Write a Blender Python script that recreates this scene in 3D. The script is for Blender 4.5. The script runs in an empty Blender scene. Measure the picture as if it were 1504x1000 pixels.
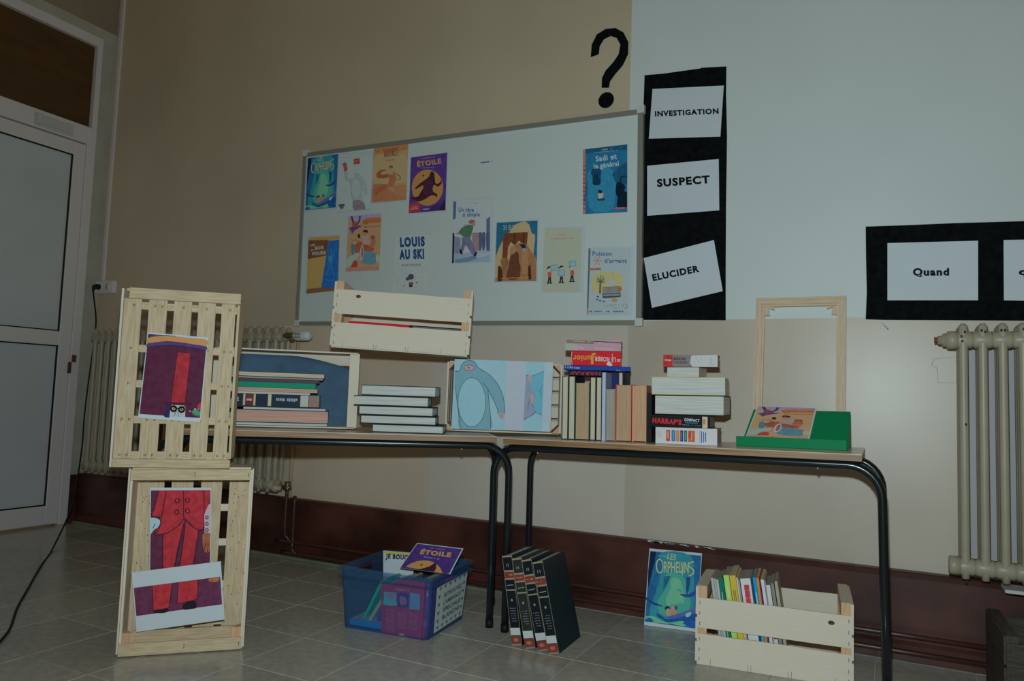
import bpy, bmesh, math, random
from mathutils import Vector, Matrix, Euler
import numpy as np
random.seed(4)
SC = bpy.context.scene
COL = SC.collection
# ------------------------------------------------------------------ camera, light, exposure
FPX = 1103.34
CC = Vector((4.51001, -3.11510, 0.87779))
RR = Vector((0.89497596, 0.44480405, 0.03416701))
UU = Vector((0.00279128, -0.08216982, 0.99661443))
FF = Vector((-0.44610563, 0.89185059, 0.07478159))
cam_d = bpy.data.cameras.new('camera'); cam = bpy.data.objects.new('camera', cam_d); COL.objects.link(cam)
cam_d.sensor_fit = 'HORIZONTAL'; cam_d.sensor_width = 36; cam_d.lens = 36 * FPX / 1504
cam_d.clip_start = .05; cam_d.clip_end = 60
cam.matrix_world = Matrix(((RR.x, UU.x, -FF.x, CC.x), (RR.y, UU.y, -FF.y, CC.y), (RR.z, UU.z, -FF.z, CC.z), (0, 0, 0, 1)))
SC.camera = cam
SC.view_settings.view_transform = 'Standard'; SC.view_settings.look = 'None'
SC.view_settings.gamma = 1; SC.view_settings.use_curve_mapping = False; SC.view_settings.exposure = 0
FLASH_W = 132.0; AMB = 0.060
w = bpy.data.worlds.new('room_light'); SC.world = w; w.use_nodes = True
w.node_tree.nodes["Background"].inputs[0].default_value = (1.0, .72, .28, 1)
w.node_tree.nodes['Background'].inputs[1].default_value = AMB
fl = bpy.data.lights.new('camera_flash', 'SPOT'); flo = bpy.data.objects.new('camera_flash', fl); COL.objects.link(flo)
flo.location = (4.49, -3.10, 1.035)
aim = Vector((3.2, 0, 1.5)) - flo.location
flo.rotation_euler = aim.to_track_quat('-Z', 'Y').to_euler()
fl.energy = FLASH_W; fl.color = (.80, 1.06, 1.11); fl.spot_size = math.radians(165); fl.spot_blend = 1.0; fl.shadow_soft_size = .022

# ------------------------------------------------------------------ helpers
def at(px, py, axis, val):
    """world point on an axis-aligned plane of the room, measured from the photograph (1504 x 1000)"""
    d = FF + RR * ((px - 752) / FPX) - UU * ((py - 500) / FPX)
    i = 'xyz'.index(axis)
    return CC + d * ((val - CC[i]) / d[i])
class Fr:
    """upright frame: origin, heading angle, slope along it; s along, n back from the viewer side, z up"""
    def __init__(s, ox, oy, oz, deg, slope=0.):
        s.o = Vector((ox, oy, oz)); s.a = math.radians(deg); t = math.radians(slope)
        s.d = Vector((math.cos(s.a) * math.cos(t), math.sin(s.a) * math.cos(t), math.sin(t))); s.n = Vector((-math.sin(s.a), math.cos(s.a), 0)); s.u = s.d.cross(s.n)
        s.B = Matrix(((s.d.x, s.n.x, s.u.x, 0), (s.d.y, s.n.y, s.u.y, 0), (s.d.z, s.n.z, s.u.z, 0), (0, 0, 0, 1)))
    def P(s, a, n, z): return s.o + s.d * a + s.n * n + s.u * z
    def hit(s, px, py, off=0):
        d = FF + RR * ((px - 752) / FPX) - UU * ((py - 500) / FPX)
        p0 = s.o + s.n * off
        t = (p0 - CC).dot(s.n) / d.dot(s.n)
        q = CC + d * t - p0
        return q.dot(s.d), q.dot(s.u)
    def M(s, a, n, z, rx=0, ry=0, rz=0):
        return Matrix.Translation(s.P(a, n, z)) @ s.B @ Euler((rx, ry, rz)).to_matrix().to_4x4()

def lin(v):
    v /= 255.
    return v / 12.92 if v <= .04045 else ((v + .055) / 1.055) ** 2.4
def alb(c, k=2.6, ink=False):
    """paint colour from a colour read off the photograph, k = how dimly the spot is lit"""
    r = [lin(c[0]) * k / .86, lin(c[1]) * k, lin(c[2]) * k / .97]
    m = max(r)
    if ink:
        y = .3 * r[0] + .6 * r[1] + .1 * r[2]; r = [(.90 * x + .10 * y) * .90 for x in r]; m = max(r)
    if m > .85: r = [x * .85 / m for x in r]
    return tuple(r)
def mul(c, m): return tuple(min(.88, a * b) for a, b in zip(c, m))
_mats = {}
def mat(name, col, rough=.6, spec=.3, noise=0., scale=8., stretch=(1, 1, 1), bump=0., col2=None, metal=0., detail=4., coat=0.):
    key = name
    if key in _mats: return _mats[key]
    m = bpy.data.materials.new(name); m.use_nodes = True; nt = m.node_tree; b = nt.nodes['Principled BSDF']
    b.inputs['Roughness'].default_value = rough; b.inputs['Specular IOR Level'].default_value = spec
    b.inputs['Metallic'].default_value = metal; b.inputs['Coat Weight'].default_value = coat
    b.inputs['Base Color'].default_value = (*col, 1)
    m.diffuse_color = (*col, 1)
    if noise or bump or col2:
        tc = nt.nodes.new('ShaderNodeTexCoord'); mp = nt.nodes.new('ShaderNodeMapping'); nz = nt.nodes.new('ShaderNodeTexNoise')
        mp.inputs['Scale'].default_value = stretch; nz.inputs['Scale'].default_value = scale; nz.inputs['Detail'].default_value = detail
        nt.links.new(tc.outputs['Object'], mp.inputs[0]); nt.links.new(mp.outputs[0], nz.inputs['Vector'])
        rp = nt.nodes.new('ShaderNodeValToRGB')
        c2 = col2 if col2 else tuple(max(0, x * (1 - noise)) for x in col)
        c1 = col if col2 else tuple(min(.9, x * (1 + noise)) for x in col)
        rp.color_ramp.elements[0].position = .35; rp.color_ramp.elements[1].position = .65
        rp.color_ramp.elements[0].color = (*c2, 1); rp.color_ramp.elements[1].color = (*c1, 1)
        nt.links.new(nz.outputs[0], rp.inputs[0]); nt.links.new(rp.outputs[0], b.inputs['Base Color'])
        if bump:
            bp = nt.nodes.new('ShaderNodeBump'); bp.inputs['Strength'].default_value = bump; bp.inputs['Distance'].default_value = .003
            nt.links.new(nz.outputs[0], bp.inputs['Height']); nt.links.new(bp.outputs[0], b.inputs['Normal'])
    _mats[key] = m
    return m
def inkm(c, k=2.6, rough=.55):
    k = round(k, 1); nm = 'ink_%d_%d_%d_%d' % (c[0], c[1], c[2], int(k * 10))
    return mat(nm, alb(c, k, True), rough, .08, .15 if c[1] < 95 else (.08 if c[1] < 130 else .02), 55)

class MB:
    """collects shapes, each face with a material index"""
    def __init__(s): s.v = []; s.f = []; s.mi = []; s.mats = []; s.sm = []
    def _m(s, m):
        if m not in s.mats: s.mats.append(m)
        return s.mats.index(m)
    def add(s, vs, fs, m=None, smooth=False):
        o = len(s.v); s.v += [Vector(p) for p in vs]; i = s._m(m) if m else 0
        for f in fs: s.f.append([o + k for k in f]); s.mi.append(i); s.sm.append(smooth)
    def box(s, x0, x1, y0, y1, z0, z1, m=None, M=None, bev=0.):
        if bev:
            bm = bmesh.new(); bmesh.ops.create_cube(bm, size=1)
            for v in bm.verts: v.co = Vector(((x0 + x1) / 2 + v.co.x * (x1 - x0), (y0 + y1) / 2 + v.co.y * (y1 - y0), (z0 + z1) / 2 + v.co.z * (z1 - z0)))
            bmesh.ops.bevel(bm, geom=bm.edges[:], offset=bev, segments=1, affect='EDGES')
            bm.verts.index_update(); vs = [v.co.copy() for v in bm.verts]; fs = [[v.index for v in f.verts] for f in bm.faces]; bm.free()
        else:
            vs = [Vector((x, y, z)) for z in (z0, z1) for y in (y0, y1) for x in (x0, x1)]
            fs = [(0, 2, 3, 1), (4, 5, 7, 6), (0, 1, 5, 4), (2, 6, 7, 3), (0, 4, 6, 2), (1, 3, 7, 5)]
        if M: vs = [M @ v for v in vs]
        s.add(vs, fs, m); return s
    def prism(s, poly, a, b, axis='z', m=None, M=None):
        n = len(poly)
        def P(p, t): return Vector({'z': (p[0], p[1], t), 'y': (p[0], t, p[1]), 'x': (t, p[0], p[1])}[axis])
        vs = [P(p, a) for p in poly] + [P(p, b) for p in poly]
        fs = [list(range(n))[::-1], list(range(n, 2 * n))] + [(i, (i + 1) % n, n + (i + 1) % n, n + i) for i in range(n)]
        if M: vs = [M @ v for v in vs]
        s.add(vs, fs, m); return s
    def tube(s, pts, r, m=None, seg=10, cap=True, closed=False):
        pts = [Vector(p) for p in pts]; n = len(pts); rings = []; up = None
        rr = r if isinstance(r, (list, tuple)) else [r] * n
        for i, p in enumerate(pts):
            t = (pts[min(i + 1, n - 1)] - pts[max(i - 1, 0)]).normalized()
            if up is None:
                up = t.orthogonal().normalized()
            up = (up - t * up.dot(t)).normalized(); q = t.cross(up)
            rings.append([p + (up * math.cos(2 * math.pi * k / seg) + q * math.sin(2 * math.pi * k / seg)) * rr[i] for k in range(seg)])
        vs = [v for R in rings for v in R]; fs = []
        for i in range(n - 1):
            for k in range(seg): fs.append((i * seg + k, i * seg + (k + 1) % seg, (i + 1) * seg + (k + 1) % seg, (i + 1) * seg + k))
        if cap: fs += [list(range(seg))[::-1], [(n - 1) * seg + k for k in range(seg)]]
        s.add(vs, fs, m, True); return s
    def build(s, name, m=None, parent=None, M=None, label=None):
        me = bpy.data.meshes.new(name); me.from_pydata([tuple(v) for v in s.v], [], s.f)
        ms = s.mats if s.mats else [m]
        for x in ms: me.materials.append(x if x else m)
        for p, i, sm in zip(me.polygons, s.mi, s.sm): p.material_index = i; p.use_smooth = sm
        bm = bmesh.new(); bm.from_mesh(me); bmesh.ops.recalc_face_normals(bm, faces=bm.faces[:]) if not getattr(s, 'flat', False) else None
        bm.to_mesh(me); bm.free(); me.update()
        o = bpy.data.objects.new(name, me); COL.objects.link(o)
        if parent: o.parent = parent
        if M is not None: o.matrix_local = M
        if label: o['label'] = label
        return o
def tag(o, label, cat, group=None):
    o['label'] = label; o['category'] = cat
    if group: o['group'] = group
    return o
def struct(o): o['kind'] = 'structure'; return o
def empty(name, M, label, cat, group=None):
    o = bpy.data.objects.new(name, None); COL.objects.link(o); o.matrix_world = M; o.empty_display_size = .05
    return tag(o, label, cat, group)
def T(x, y, z): return Matrix.Translation((x, y, z))

# ------------------------------------------------------------------ flat printed artwork
def catmull(pts, n=5, closed=True):
    out = []; N = len(pts)
    rng = range(N) if closed else range(N - 1)
    for i in rng:
        if closed: p0, p1, p2, p3 = pts[i - 1], pts[i], pts[(i + 1) % N], pts[(i + 2) % N]
        else: p0, p1, p2, p3 = pts[max(i - 1, 0)], pts[i], pts[i + 1], pts[min(i + 2, N - 1)]
        for k in range(n):
            t = k / n
            out.append(tuple(.5 * (2 * b + (c - a) * t + (2 * a - 5 * b + 4 * c - d) * t * t + (3 * b - a - 3 * c + d) * t ** 3) for a, b, c, d in zip(p0, p1, p2, p3)))
    if not closed: out.append(tuple(pts[-1]))
    return out
def glyphs(s, bold=.02):
    cu = bpy.data.curves.new('t', 'FONT'); cu.body = s; cu.offset = bold; cu.space_character = 1 + bold * 3.2; cu.resolution_u = 3; cu.fill_mode = 'FRONT'
    o = bpy.data.objects.new('t', cu); COL.objects.link(o)
    dg = bpy.context.evaluated_depsgraph_get(); me = bpy.data.meshes.new_from_object(o.evaluated_get(dg))
    vs = [v.co.copy() for v in me.vertices]; fs = [list(p.vertices) for p in me.polygons]
    bpy.data.objects.remove(o); bpy.data.curves.remove(cu); bpy.data.meshes.remove(me)
    return vs, fs
class Art:
    """items drawn in the coordinates of a flat picture whose four corners are given; mapped on a quad in space"""
    def __init__(s, quad, frame=None, k=2.6, lift=.0004, auto=True, gain=1.0):
        s.q = [Vector(p) for p in quad]; s.fr = frame or [(0, 0), (1, 0), (1, 1), (0, 1)]; s.k = k; s.lift = lift
        s.n = (s.q[1] - s.q[0]).cross(s.q[3] - s.q[0]).normalized() * -1
        if auto:
            P = sum(s.q, Vector()) / 4; L_ = Vector((4.49, -3.10, 1.035)) - P; s.k = 1 / (3.95 * max(abs(L_.normalized().dot(s.n)), .25) / L_.length_squared + .03) * gain
        s.mb = MB(); s.tx = MB(); s.mb.flat = s.tx.flat = True; s.layer = 0
    def uv(s, x, y):
        a, b, c, d = s.fr; u = v = .5
        for _ in range(6):
            fx = (1-u)*(1-v)*a[0] + u*(1-v)*b[0] + u*v*c[0] + (1-u)*v*d[0] - x
            fy = (1-u)*(1-v)*a[1] + u*(1-v)*b[1] + u*v*c[1] + (1-u)*v*d[1] - y
            xu = (1-v)*(b[0]-a[0]) + v*(c[0]-d[0]); xv = (1-u)*(d[0]-a[0]) + u*(c[0]-b[0])
            yu = (1-v)*(b[1]-a[1]) + v*(c[1]-d[1]); yv = (1-u)*(d[1]-a[1]) + u*(c[1]-b[1])
            D = xu * yv - xv * yu
            u -= (fx * yv - fy * xv) / D; v -= (xu * fy - yu * fx) / D
        return u, v
    def P(s, x, y, L=None, clip=True):
        u, v = s.uv(x, y)
        if clip: u = min(max(u, 0), 1); v = min(max(v, 0), 1)
        a, b, c, d = s.q
        return a*((1-u)*(1-v)) + b*(u*(1-v)) + c*(u*v) + d*((1-u)*v) + s.n * (s.lift + .00012 * (s.layer if L is None else L))
    def poly(s, c, pts, smooth=0, k=None):
        if smooth: pts = catmull(pts, smooth)
        s.layer += 1; m = inkm(c, k or s.k) if isinstance(c, tuple) else c
        vs = [s.P(*p) for p in pts]; s.mb.add(vs, [list(range(len(vs)))], m); return s
    def blob(s, c, *pts): return s.poly(c, [(pts[i], pts[i + 1]) for i in range(0, len(pts), 2)], 4)
    def pg(s, c, *pts): return s.poly(c, [(pts[i], pts[i + 1]) for i in range(0, len(pts), 2)])
    def ell(s, c, cx, cy, rx, ry, rot=0, n=20):
        cr, sr = math.cos(rot), math.sin(rot)
        return s.poly(c, [(cx + rx*math.cos(t)*cr - ry*math.sin(t)*sr, cy + rx*math.cos(t)*sr + ry*math.sin(t)*cr) for t in [2*math.pi*i/n for i in range(n)]])
    def line(s, c, w, *pts, smooth=1, closed=False):
        p = [(pts[i], pts[i + 1]) for i in range(0, len(pts), 2)]
        if smooth and len(p) > 2: p = catmull(p, 4, closed)
        if closed: p.append(p[0])
        L = []; R = []
        for i in range(len(p)):
            a = p[max(i - 1, 0)]; b = p[min(i + 1, len(p) - 1)]; dx, dy = b[0]-a[0], b[1]-a[1]; l = math.hypot(dx, dy) or 1
            nx, ny = -dy/l*w/2, dx/l*w/2; L.append((p[i][0]+nx, p[i][1]+ny)); R.append((p[i][0]-nx, p[i][1]-ny))
        s.layer += 1; m = inkm(c, s.k) if isinstance(c, tuple) else c
        n = len(p); vs = [s.P(*q) for q in L + R]
        s.mb.add(vs, [(i, i + 1, n + i + 1, n + i) for i in range(n - 1)], m); return s
    def text(s, c, string, x0, y0, x1, y1, h, bold=.02, k=None):
        """top-left corner, top-right corner, height"""
        vs, fs = glyphs(string, bold)
        if not vs: return s
        mx = min(v.x for v in vs); Mx = max(v.x for v in vs); my = min(v.y for v in vs); My = max(v.y for v in vs)
        L = s.layer + 2; out = []
        dx, dy = x1 - x0, y1 - y0; l = math.hypot(dx, dy); nx, ny = -dy/l*h, dx/l*h
        if abs(h) > 0 and h < 0: pass
        for v in vs:
            a = (v.x - mx) / (Mx - mx); b = (My - v.y) / (My - my)
            out.append(s.P(x0 + dx*a + nx*b, y0 + dy*a + ny*b, L))
        s.tx.add(out, fs, inkm(c, k or s.k) if isinstance(c, tuple) else c); return s
    def scrib(s, c, x0, y0, x1, y1, h, n=8):
        """a row of print too small to read"""
        s.layer += 1; m = inkm(c, s.k)
        for i in range(n):
            if random.random() < .12: continue
            a = i / n; b = (i + .72) / n; hh = h * random.uniform(.7, 1)
            q = [(x0+(x1-x0)*a, y0+(y1-y0)*a), (x0+(x1-x0)*b, y0+(y1-y0)*b), (x0+(x1-x0)*b, y0+(y1-y0)*b+hh), (x0+(x1-x0)*a, y0+(y1-y0)*a+hh)]
            s.mb.add([s.P(*p) for p in q], [(0, 1, 2, 3)], m)
        return s
    def done(s, parent, name='printed_picture', under=None):
        Mi = parent.matrix_world.inverted() if parent else Matrix()
        for mb, nm in ((s.mb, name), (s.tx, 'printed_lettering')):
            if mb.v:
                mb.v = [Mi @ v for v in mb.v]; mb.build(nm, None, under or parent)
PAPER = mat('white_paper', (.74, .77, .84), .6, .25, .02, 6)
def sheet(name, label, cat, quad, group=None, m=None, th=.0006, sub=1):
    """a sheet of paper on four corners TL TR BR BL, front towards the viewer"""
    q = [Vector(p) for p in quad]; c = (q[2] + q[3]) / 2
    n = (q[1] - q[0]).cross(q[3] - q[0]).normalized() * -1
    mb = MB(); f = [p - c for p in q]; b = [p - n * th for p in f]
    mb.add(f + b, [(0, 3, 2, 1), (4, 5, 6, 7), (0, 1, 5, 4), (1, 2, 6, 5), (2, 3, 7, 6), (3, 0, 4, 7)])
    o = mb.build(name, m or PAPER, None, T(*c)); tag(o, label, cat, group); o.matrix_world = T(*c)
    return o
def inset(quad, l, t, r, b):
    q = [Vector(p) for p in quad]
    def P(u, v): return q[0]*((1-u)*(1-v)) + q[1]*(u*(1-v)) + q[2]*(u*v) + q[3]*((1-u)*v)
    return [P(l, t), P(1 - r, t), P(1 - r, 1 - b), P(l, 1 - b)]

# ------------------------------------------------------------------ room shell
XW = -.05; ZP = 1.222; SX = 3.497; PY = -.043; PZ = .306; TOP = 3.7; XR = 6.2; YF = -4.2
M_beige = mat('beige_wall_paint', mul(alb((116, 107, 87), 2.65), (1.28, 1.40, 1.52)), .55, .3, .05, 1.6, bump=.05)
M_blue = mat('pale_blue_wall_paint', mul(alb((141, 157, 156), 2.1), (1.20, 1.14, 1.12)), .5, .35, .03, 1.3, bump=.05)
M_low = mat('grey_beige_lower_wall_paint', mul(alb((141, 139, 126), 2.15), (1.0, .96, .95)), .35, .4, .05, 2.2, bump=.06)
M_lowg = mat('pale_grey_wall_patch', mul(alb((133, 131, 124), 2.3), (1.22, 1.22, 1.15)), .35, .4, .04, 2.2, bump=.06)
M_lowl = mat('beige_lower_wall_paint_left', mul(alb((126, 117, 98), 2.5), (1.34, 1.40, 1.50)), .4, .35, .05, 2.2, bump=.06)
def wall_face(mb, x0, x1, z0, z1, m): mb.add([(x0, 0, z0), (x1, 0, z0), (x1, 0, z1), (x0, 0, z1)], [(0, 1, 2, 3)], m)
xa = at(627, 700, 'y', 0).x; xb = at(918, 700, 'y', 0).x
mb = MB()
wall_face(mb, XW, SX, ZP, TOP, M_beige); wall_face(mb, SX, XR, ZP, TOP, M_blue)
wall_face(mb, XW, xa, 0, ZP, M_lowl); wall_face(mb, xa, xb, 0, ZP, M_lowg); wall_face(mb, xb, XR, 0, ZP, M_low)
mb.box(XW, XR, .002, .16, 0, TOP, M_beige)
struct(mb.build('wall_back'))
# faint outline of an old patch on the wall beside the right radiator
mb = MB(); q = [(1372, 527), (1405, 524), (1405, 562), (1378, 562), (1376, 540), (1368, 536)]
pts = [at(x, y, 'y', -.001) for x, y in q]; mb.tube(pts + [pts[0]], .0008, None, 4)
struct(mb.build('trim_0', mat('patch_edge', alb((118, 116, 100), 2.2), .6)))
# vertical seam between the two paints
mb = MB().box(SX - .003, SX, -.0012, .0, ZP, 3.6)
struct(mb.build('trim_1', mat('seam_line', alb((150, 152, 140), 2.3), .6)))

# left wall with door opening
M_wl = mat('dark_beige_left_wall_paint', alb((62, 58, 48), 6.5), .6, .25, .05, 2)
M_pvc = mat('white_door_plastic', mul(alb((106, 113, 110), 4.6), (1.1, 1.0, 1.05)), .4, .4, .02, 3)
M_pan = mat('grey_blue_door_panel', mul(alb((84, 98, 98), 4.4), (1.5, 1.3, 1.32)), .35, .4, .04, 2.5)
M_jamb = mat('grey_jamb_paint', alb((88, 92, 84), 4.6), .6, .3, .08, 5, bump=.1)
DZ0, DZH, DZT, DZW = .012, 2.38, 2.50, 3.04
mb = MB()
mb.box(XW - .16, XW, -1.9, 0, 3.16, TOP).box(XW - .16, XW, YF, -1.6, 0, TOP)
struct(mb.build('wall_left', M_wl))
mb = MB().box(XW - .16, XW, -.100, 0, 0, 3.16).box(XW - .16, XW + .004, -1.6, 0, 3.10, 3.17)
struct(mb.build('trim_2', M_jamb))
door = bpy.data.objects.new('door_1', None); COL.objects.link(door); door.location = (XW, -.6, 0); struct(door)
def dpart(mb, name, m, lab=None, par=None):
    mb.v = [v - Vector((XW, -.6, 0)) for v in mb.v]
    return mb.build(name, m, par or door, None, lab)
mb = MB()
mb.box(XW - .06, XW + .018, -.158, -.100, 0, 2.5, bev=.004).box(XW - .06, XW + .018, -1.6, -.158, DZH + .008, 2.5, bev=.004)
mb.box(XW - .06, XW + .012, -.135, -.100, 2.5, 3.10).box(XW - .06, XW + .012, -1.6, -.135, DZW, 3.10).box(XW - .06, XW + .018, -1.6, -1.55, 0, 2.5)
dpart(mb, 'door_frame', M_pvc)
mb = MB(); X0, X1 = XW - .045, XW + .012; YR = -.160; YL = -1.54
mb.box(X0, X1, -.236, YR, DZ0, DZH, bev=.003).box(X0, X1, YL, YL + .08, DZ0, DZH, bev=.003)
for a, b in ((DZ0, .125), (1.098, 1.185), (2.298, DZH)): mb.box(X0, X1, YL + .08, -.236, a, b, bev=.003)
leaf = dpart(mb, 'door_leaf', M_pvc)
for a, b in ((.125, 1.098), (1.185, 2.298)):
    p = dpart(MB().box(XW - .02, XW - .004, YL + .08, -.236, a, b), 'door_panel', M_pan, 'grey blue flat door panel', leaf)
    dpart(MB().box(XW - .004, XW + .004, -.243, -.236, a, b).box(XW - .004, XW + .004, YL + .08, -.236, a, a + .007).box(XW - .004, XW + .004, YL + .08, -.236, b - .007, b), 'panel_seal', mat('black_rubber', (.01, .01, .01), .7), None, leaf)
dpart(MB().box(XW - .03, XW - .02, -1.6, -.135, 2.5, DZW), 'transom_panel', mat('dark_orange_wood_panel', mul(alb((58, 33, 12), 4.3), (.55, .85, 1.2)), .4, .3, .15, 3, (1, 1, 6)), 'orange brown panel above the door')
mb = MB().box(XW + .018, XW + .03, -.50, -.26, 2.40, 2.47, bev=.003).box(XW + .03, XW + .06, -.50, -.47, 2.405, 2.465, bev=.003)
mb.box(XW + .03, XW + .042, -.47, -.28, 2.412, 2.426)
dpart(mb, 'door_closer', mat('grey_closer', alb((100, 106, 102), 4.4), .4))
lk = at(105, 530, 'x', XW)
mb = MB().box(XW + .018, XW + .024, lk.y - .035, lk.y - .012, .93, 1.0, bev=.002).box(XW + .018, XW + .03, lk.y - .014, lk.y + .012, 1.0, 1.045, bev=.002)
mb.box(XW + .024, XW + .03, lk.y - .03, lk.y - .02, .975, .985)
dpart(mb, 'lock', mat('brown_lock', alb((52, 32, 26), 4), .4))
# conduit down the corner and socket box
tag(MB().box(XW + .032, XW + .062, -.012, 0, 1.53, TOP, bev=.002).build('cable_conduit', M_pvc), 'narrow white cable conduit running down the wall corner to the socket', 'conduit')
so = empty('power_socket', T(.045, 0, 1.487), 'white double power socket on the wall in the left corner', 'socket')
MB().box(-.09, .09, -.03, 0, -.04, .04, bev=.004).build('socket_box', mat('white_socket_plastic', alb((110, 114, 112), 4.8), .4), so)
MB().tube([(-.035, -.031, 0), (-.035, -.0335, 0)], .024, None, 16).build('socket_face', mat('white_socket_plastic', (1, 1, 1)), so)
MB().tube([(.045, -.031, 0), (.045, -.0335, 0)], .024, None, 16).build('socket_face', mat('white_socket_plastic', (1, 1, 1)), so)
M_cable = mat('black_cable_rubber', (.012, .012, .013), .5)
cb = empty('power_cable', T(.012, -.036, 1.487), 'black power cable hanging from the corner socket and trailing over the floor', 'cable')
pl = MB().tube([(0, 0, 0), (0, -.02, 0), (0, -.036, -.006), (-.004, -.04, -.028)], [.017, .018, .014, .006], None, 12); pl.build('plug', M_cable, cb)
cp = [Vector((.008, -.075, 1.46))]
for px, py, Y in ((141, 470, -.09), (137, 510, -.10), (130, 560, -.11), (124, 610, -.13), (120, 660, -.17), (108, 735, -.25), (97, 765, -.33)): cp.append(at(px, py, 'y', Y))
for px, py in ((75, 810), (60, 831), (40, 866), (25, 893), (15, 922), (0, 942), (-40, 985)): cp.append(at(px, py, 'z', .006))
cp = [Vector(p) for p in catmull([tuple(p) for p in cp], 6, False)]
MB().tube([p - Vector((.012, -.036, 1.487)) for p in cp], .0045, None, 8).build('cord', M_cable, cb)

# floor with square tiles, joints recessed
fb = MB().box(XW - .1, XR, YF, .02, -.05, -.0035); floor = struct(fb.build('floor', mat('pale_grout', alb((98, 100, 92), 5.2), .8, .1)))
TS = .303; X00 = 3.866; Y00 = -.9755
tmats = [mat('grey_floor_tile_%d' % i, tuple(c * f for c in mul(alb((88, 91, 83), 4.3), (1.06, 1.04, 1.06))), .20, .5, .10, 30, bump=.02) for i, f in enumerate((1, .93, 1.05))]
tm = []
for m_ in tmats:
    me_o = MB().box(-TS/2 + .0015, TS/2 - .0015, -TS/2 + .0015, TS/2 - .0015, -.012, 0, bev=.0012).build('tile', m_); tm.append(me_o.data); bpy.data.objects.remove(me_o)
nt_ = 0
for i in range(-13, 6):
    for j in range(-4, 4):
        cx = X00 + (i + .5) * TS; cy = Y00 + (j + .5) * TS
        if cx < XW - .2 or cx > 5.6 or cy > .1: continue
        o = bpy.data.objects.new('tile', random.choice(tm)); COL.objects.link(o); o.parent = floor; o.location = (cx, cy, random.uniform(-.0003, .0001)); nt_ += 1
# the front of the room beyond the lower frame edge: one plain sheet of the same tiles
mb = MB()
for i in range(-13, 8):
    for j in range(-11, -4):
        cx = X00 + (i + .5) * TS; cy = Y00 + (j + .5) * TS
        mb.box(cx - TS/2 + .0015, cx + TS/2 - .0015, cy - TS/2 + .0015, cy + TS/2 - .0015, -.012, 0)
o = mb.build('tile_field', tmats[0], floor); o['kind'] = 'stuff'

# plinth, worn brown paint, and pale strip at its foot
M_pl = mat('worn_oxblood_plinth_paint', mul(alb((66, 40, 33), 2.4), (.9, .8, .78)), .45, .4, 0, 3.2, (1, 1, 1.4), .25, col2=mul(alb((36, 17, 13), 2.4), (.9, .9, .9)), detail=8)
mb = MB().prism([(0, 0), (PY - .012, 0), (PY - .012, .055), (PY, .068), (PY, PZ - .022), (PY - .003, PZ - .004), (PY + .004, PZ), (0, PZ)], XW, 4.965, 'x')
struct(mb.build('baseboard_back', M_pl))
struct(MB().box(XW, XW + .02, -.098, PY - .013, 0, .30).build('baseboard_left', M_pl))
mb = MB().box(XW + .02, 3.3, PY - .030, PY - .013, 0, .016, bev=.003)
struct(mb.build('trim_3', mat('pale_green_grey_strip', alb((70, 76, 60), 3.2), .6, .2, .15, 9)))
MB_d = MB().box(4.965, XR, -.02, 0, 0, .29); struct(MB_d.build('trim_4', mat('dark_recess_shade', (.035, .02, .016), .6)))  # shadowed niche under the right radiator, its shade put into the panel's dark colour

# chipped plaster above the plinth and one bright chip under the wide banner
mb = MB()
for k in range(26):
    x = random.uniform(at(945, 800, 'y', PY).x, at(1040, 800, 'y', PY).x); w_ = random.uniform(.006, .03); z = PZ + random.uniform(-.006, .004)
    mb.box(x, x + w_, PY - .0012, PY + .004, z - random.uniform(.002, .006), z + .001)
for px, py in ((1258, 822), (1257, 826)):
    c_ = at(px, py, 'y', 0); mb.box(c_.x - .004, c_.x + .003, -.0014, 0, c_.z - .004, c_.z + .004)
for k in range(7):
    c_ = at(1295 + k * 1.6, 473.5 + k * 1.6, 'y', 0); mb.box(c_.x - .0035, c_.x + .003, -.0014, 0, c_.z - .002 - .0006 * k, c_.z + .002)
o_ = struct(mb.build('trim_6', mat('bare_plaster', (.62, .64, .62), .8, .2)))
# ------------------------------------------------------------------ radiators
M_rad = mat('cream_radiator_enamel', alb((124, 122, 104), 1.95), .4, .45, .05, 12)
M_chip = mat('chipped_paint', (.02, .015, .01), .6)
def rad_section(y0, y1, z0, z1, r, seg):
    mb = MB(); ys = [y0 + (y1 - y0) * k / 2 for k in range(3)]
    for y in ys:
        mb.tube([(0, y, z0 + .012), (0, y, z0 + .05), (0, y, z1 - .05), (0, y, z1 - .012), (0, y, z1)], [r * .8, r, r, r * 1.05, r * .45], None, seg)
    for zc in (z0 + .045, z1 - .05):
        mb.box(-r * .95, r * .95, ys[0], ys[2], zc - .03, zc + .03, bev=.008)
        mb.tube([(-.031, (y0 + y1) / 2, zc), (.031, (y0 + y1) / 2, zc)], .027, None, 12)
    # front scalloped hub seen between two columns
    for zc in (z0 + .05, z1 - .055):
        mb.tube([(-.0305, ys[0] + .012, zc), (-.022, ys[0] + .012, zc), (.022, ys[0] + .012, zc), (.0305, ys[0] + .012, zc)], [.024, .029, .029, .024], None, 12)
    return mb
def radiator(name, label, xs, y0, y1, z0, z1, r, endL=False):
    root = empty(name, T(xs[0], (y0 + y1) / 2, z0), label, 'radiator')
    mesh = None
    for x in xs:
        if mesh is None:
            o = rad_section(y0 - (y0 + y1) / 2, y1 - (y0 + y1) / 2, 0, z1 - z0, r, 8).build('radiator_section', M_rad, root); mesh = o.data
        else:
            o = bpy.data.objects.new('radiator_section', mesh); COL.objects.link(o); o.parent = root
        o.location = (x - xs[0], 0, 0)
    return root
SP = .0565
x0 = at(1416, 600, 'y', -.17).x
rr_ = radiator('radiator', 'tall cream column radiator under the black banner at the right edge', [x0 + SP * 1.0 * i for i in range(14)], -.165, -.075, .318, 1.178, .0145)
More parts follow.
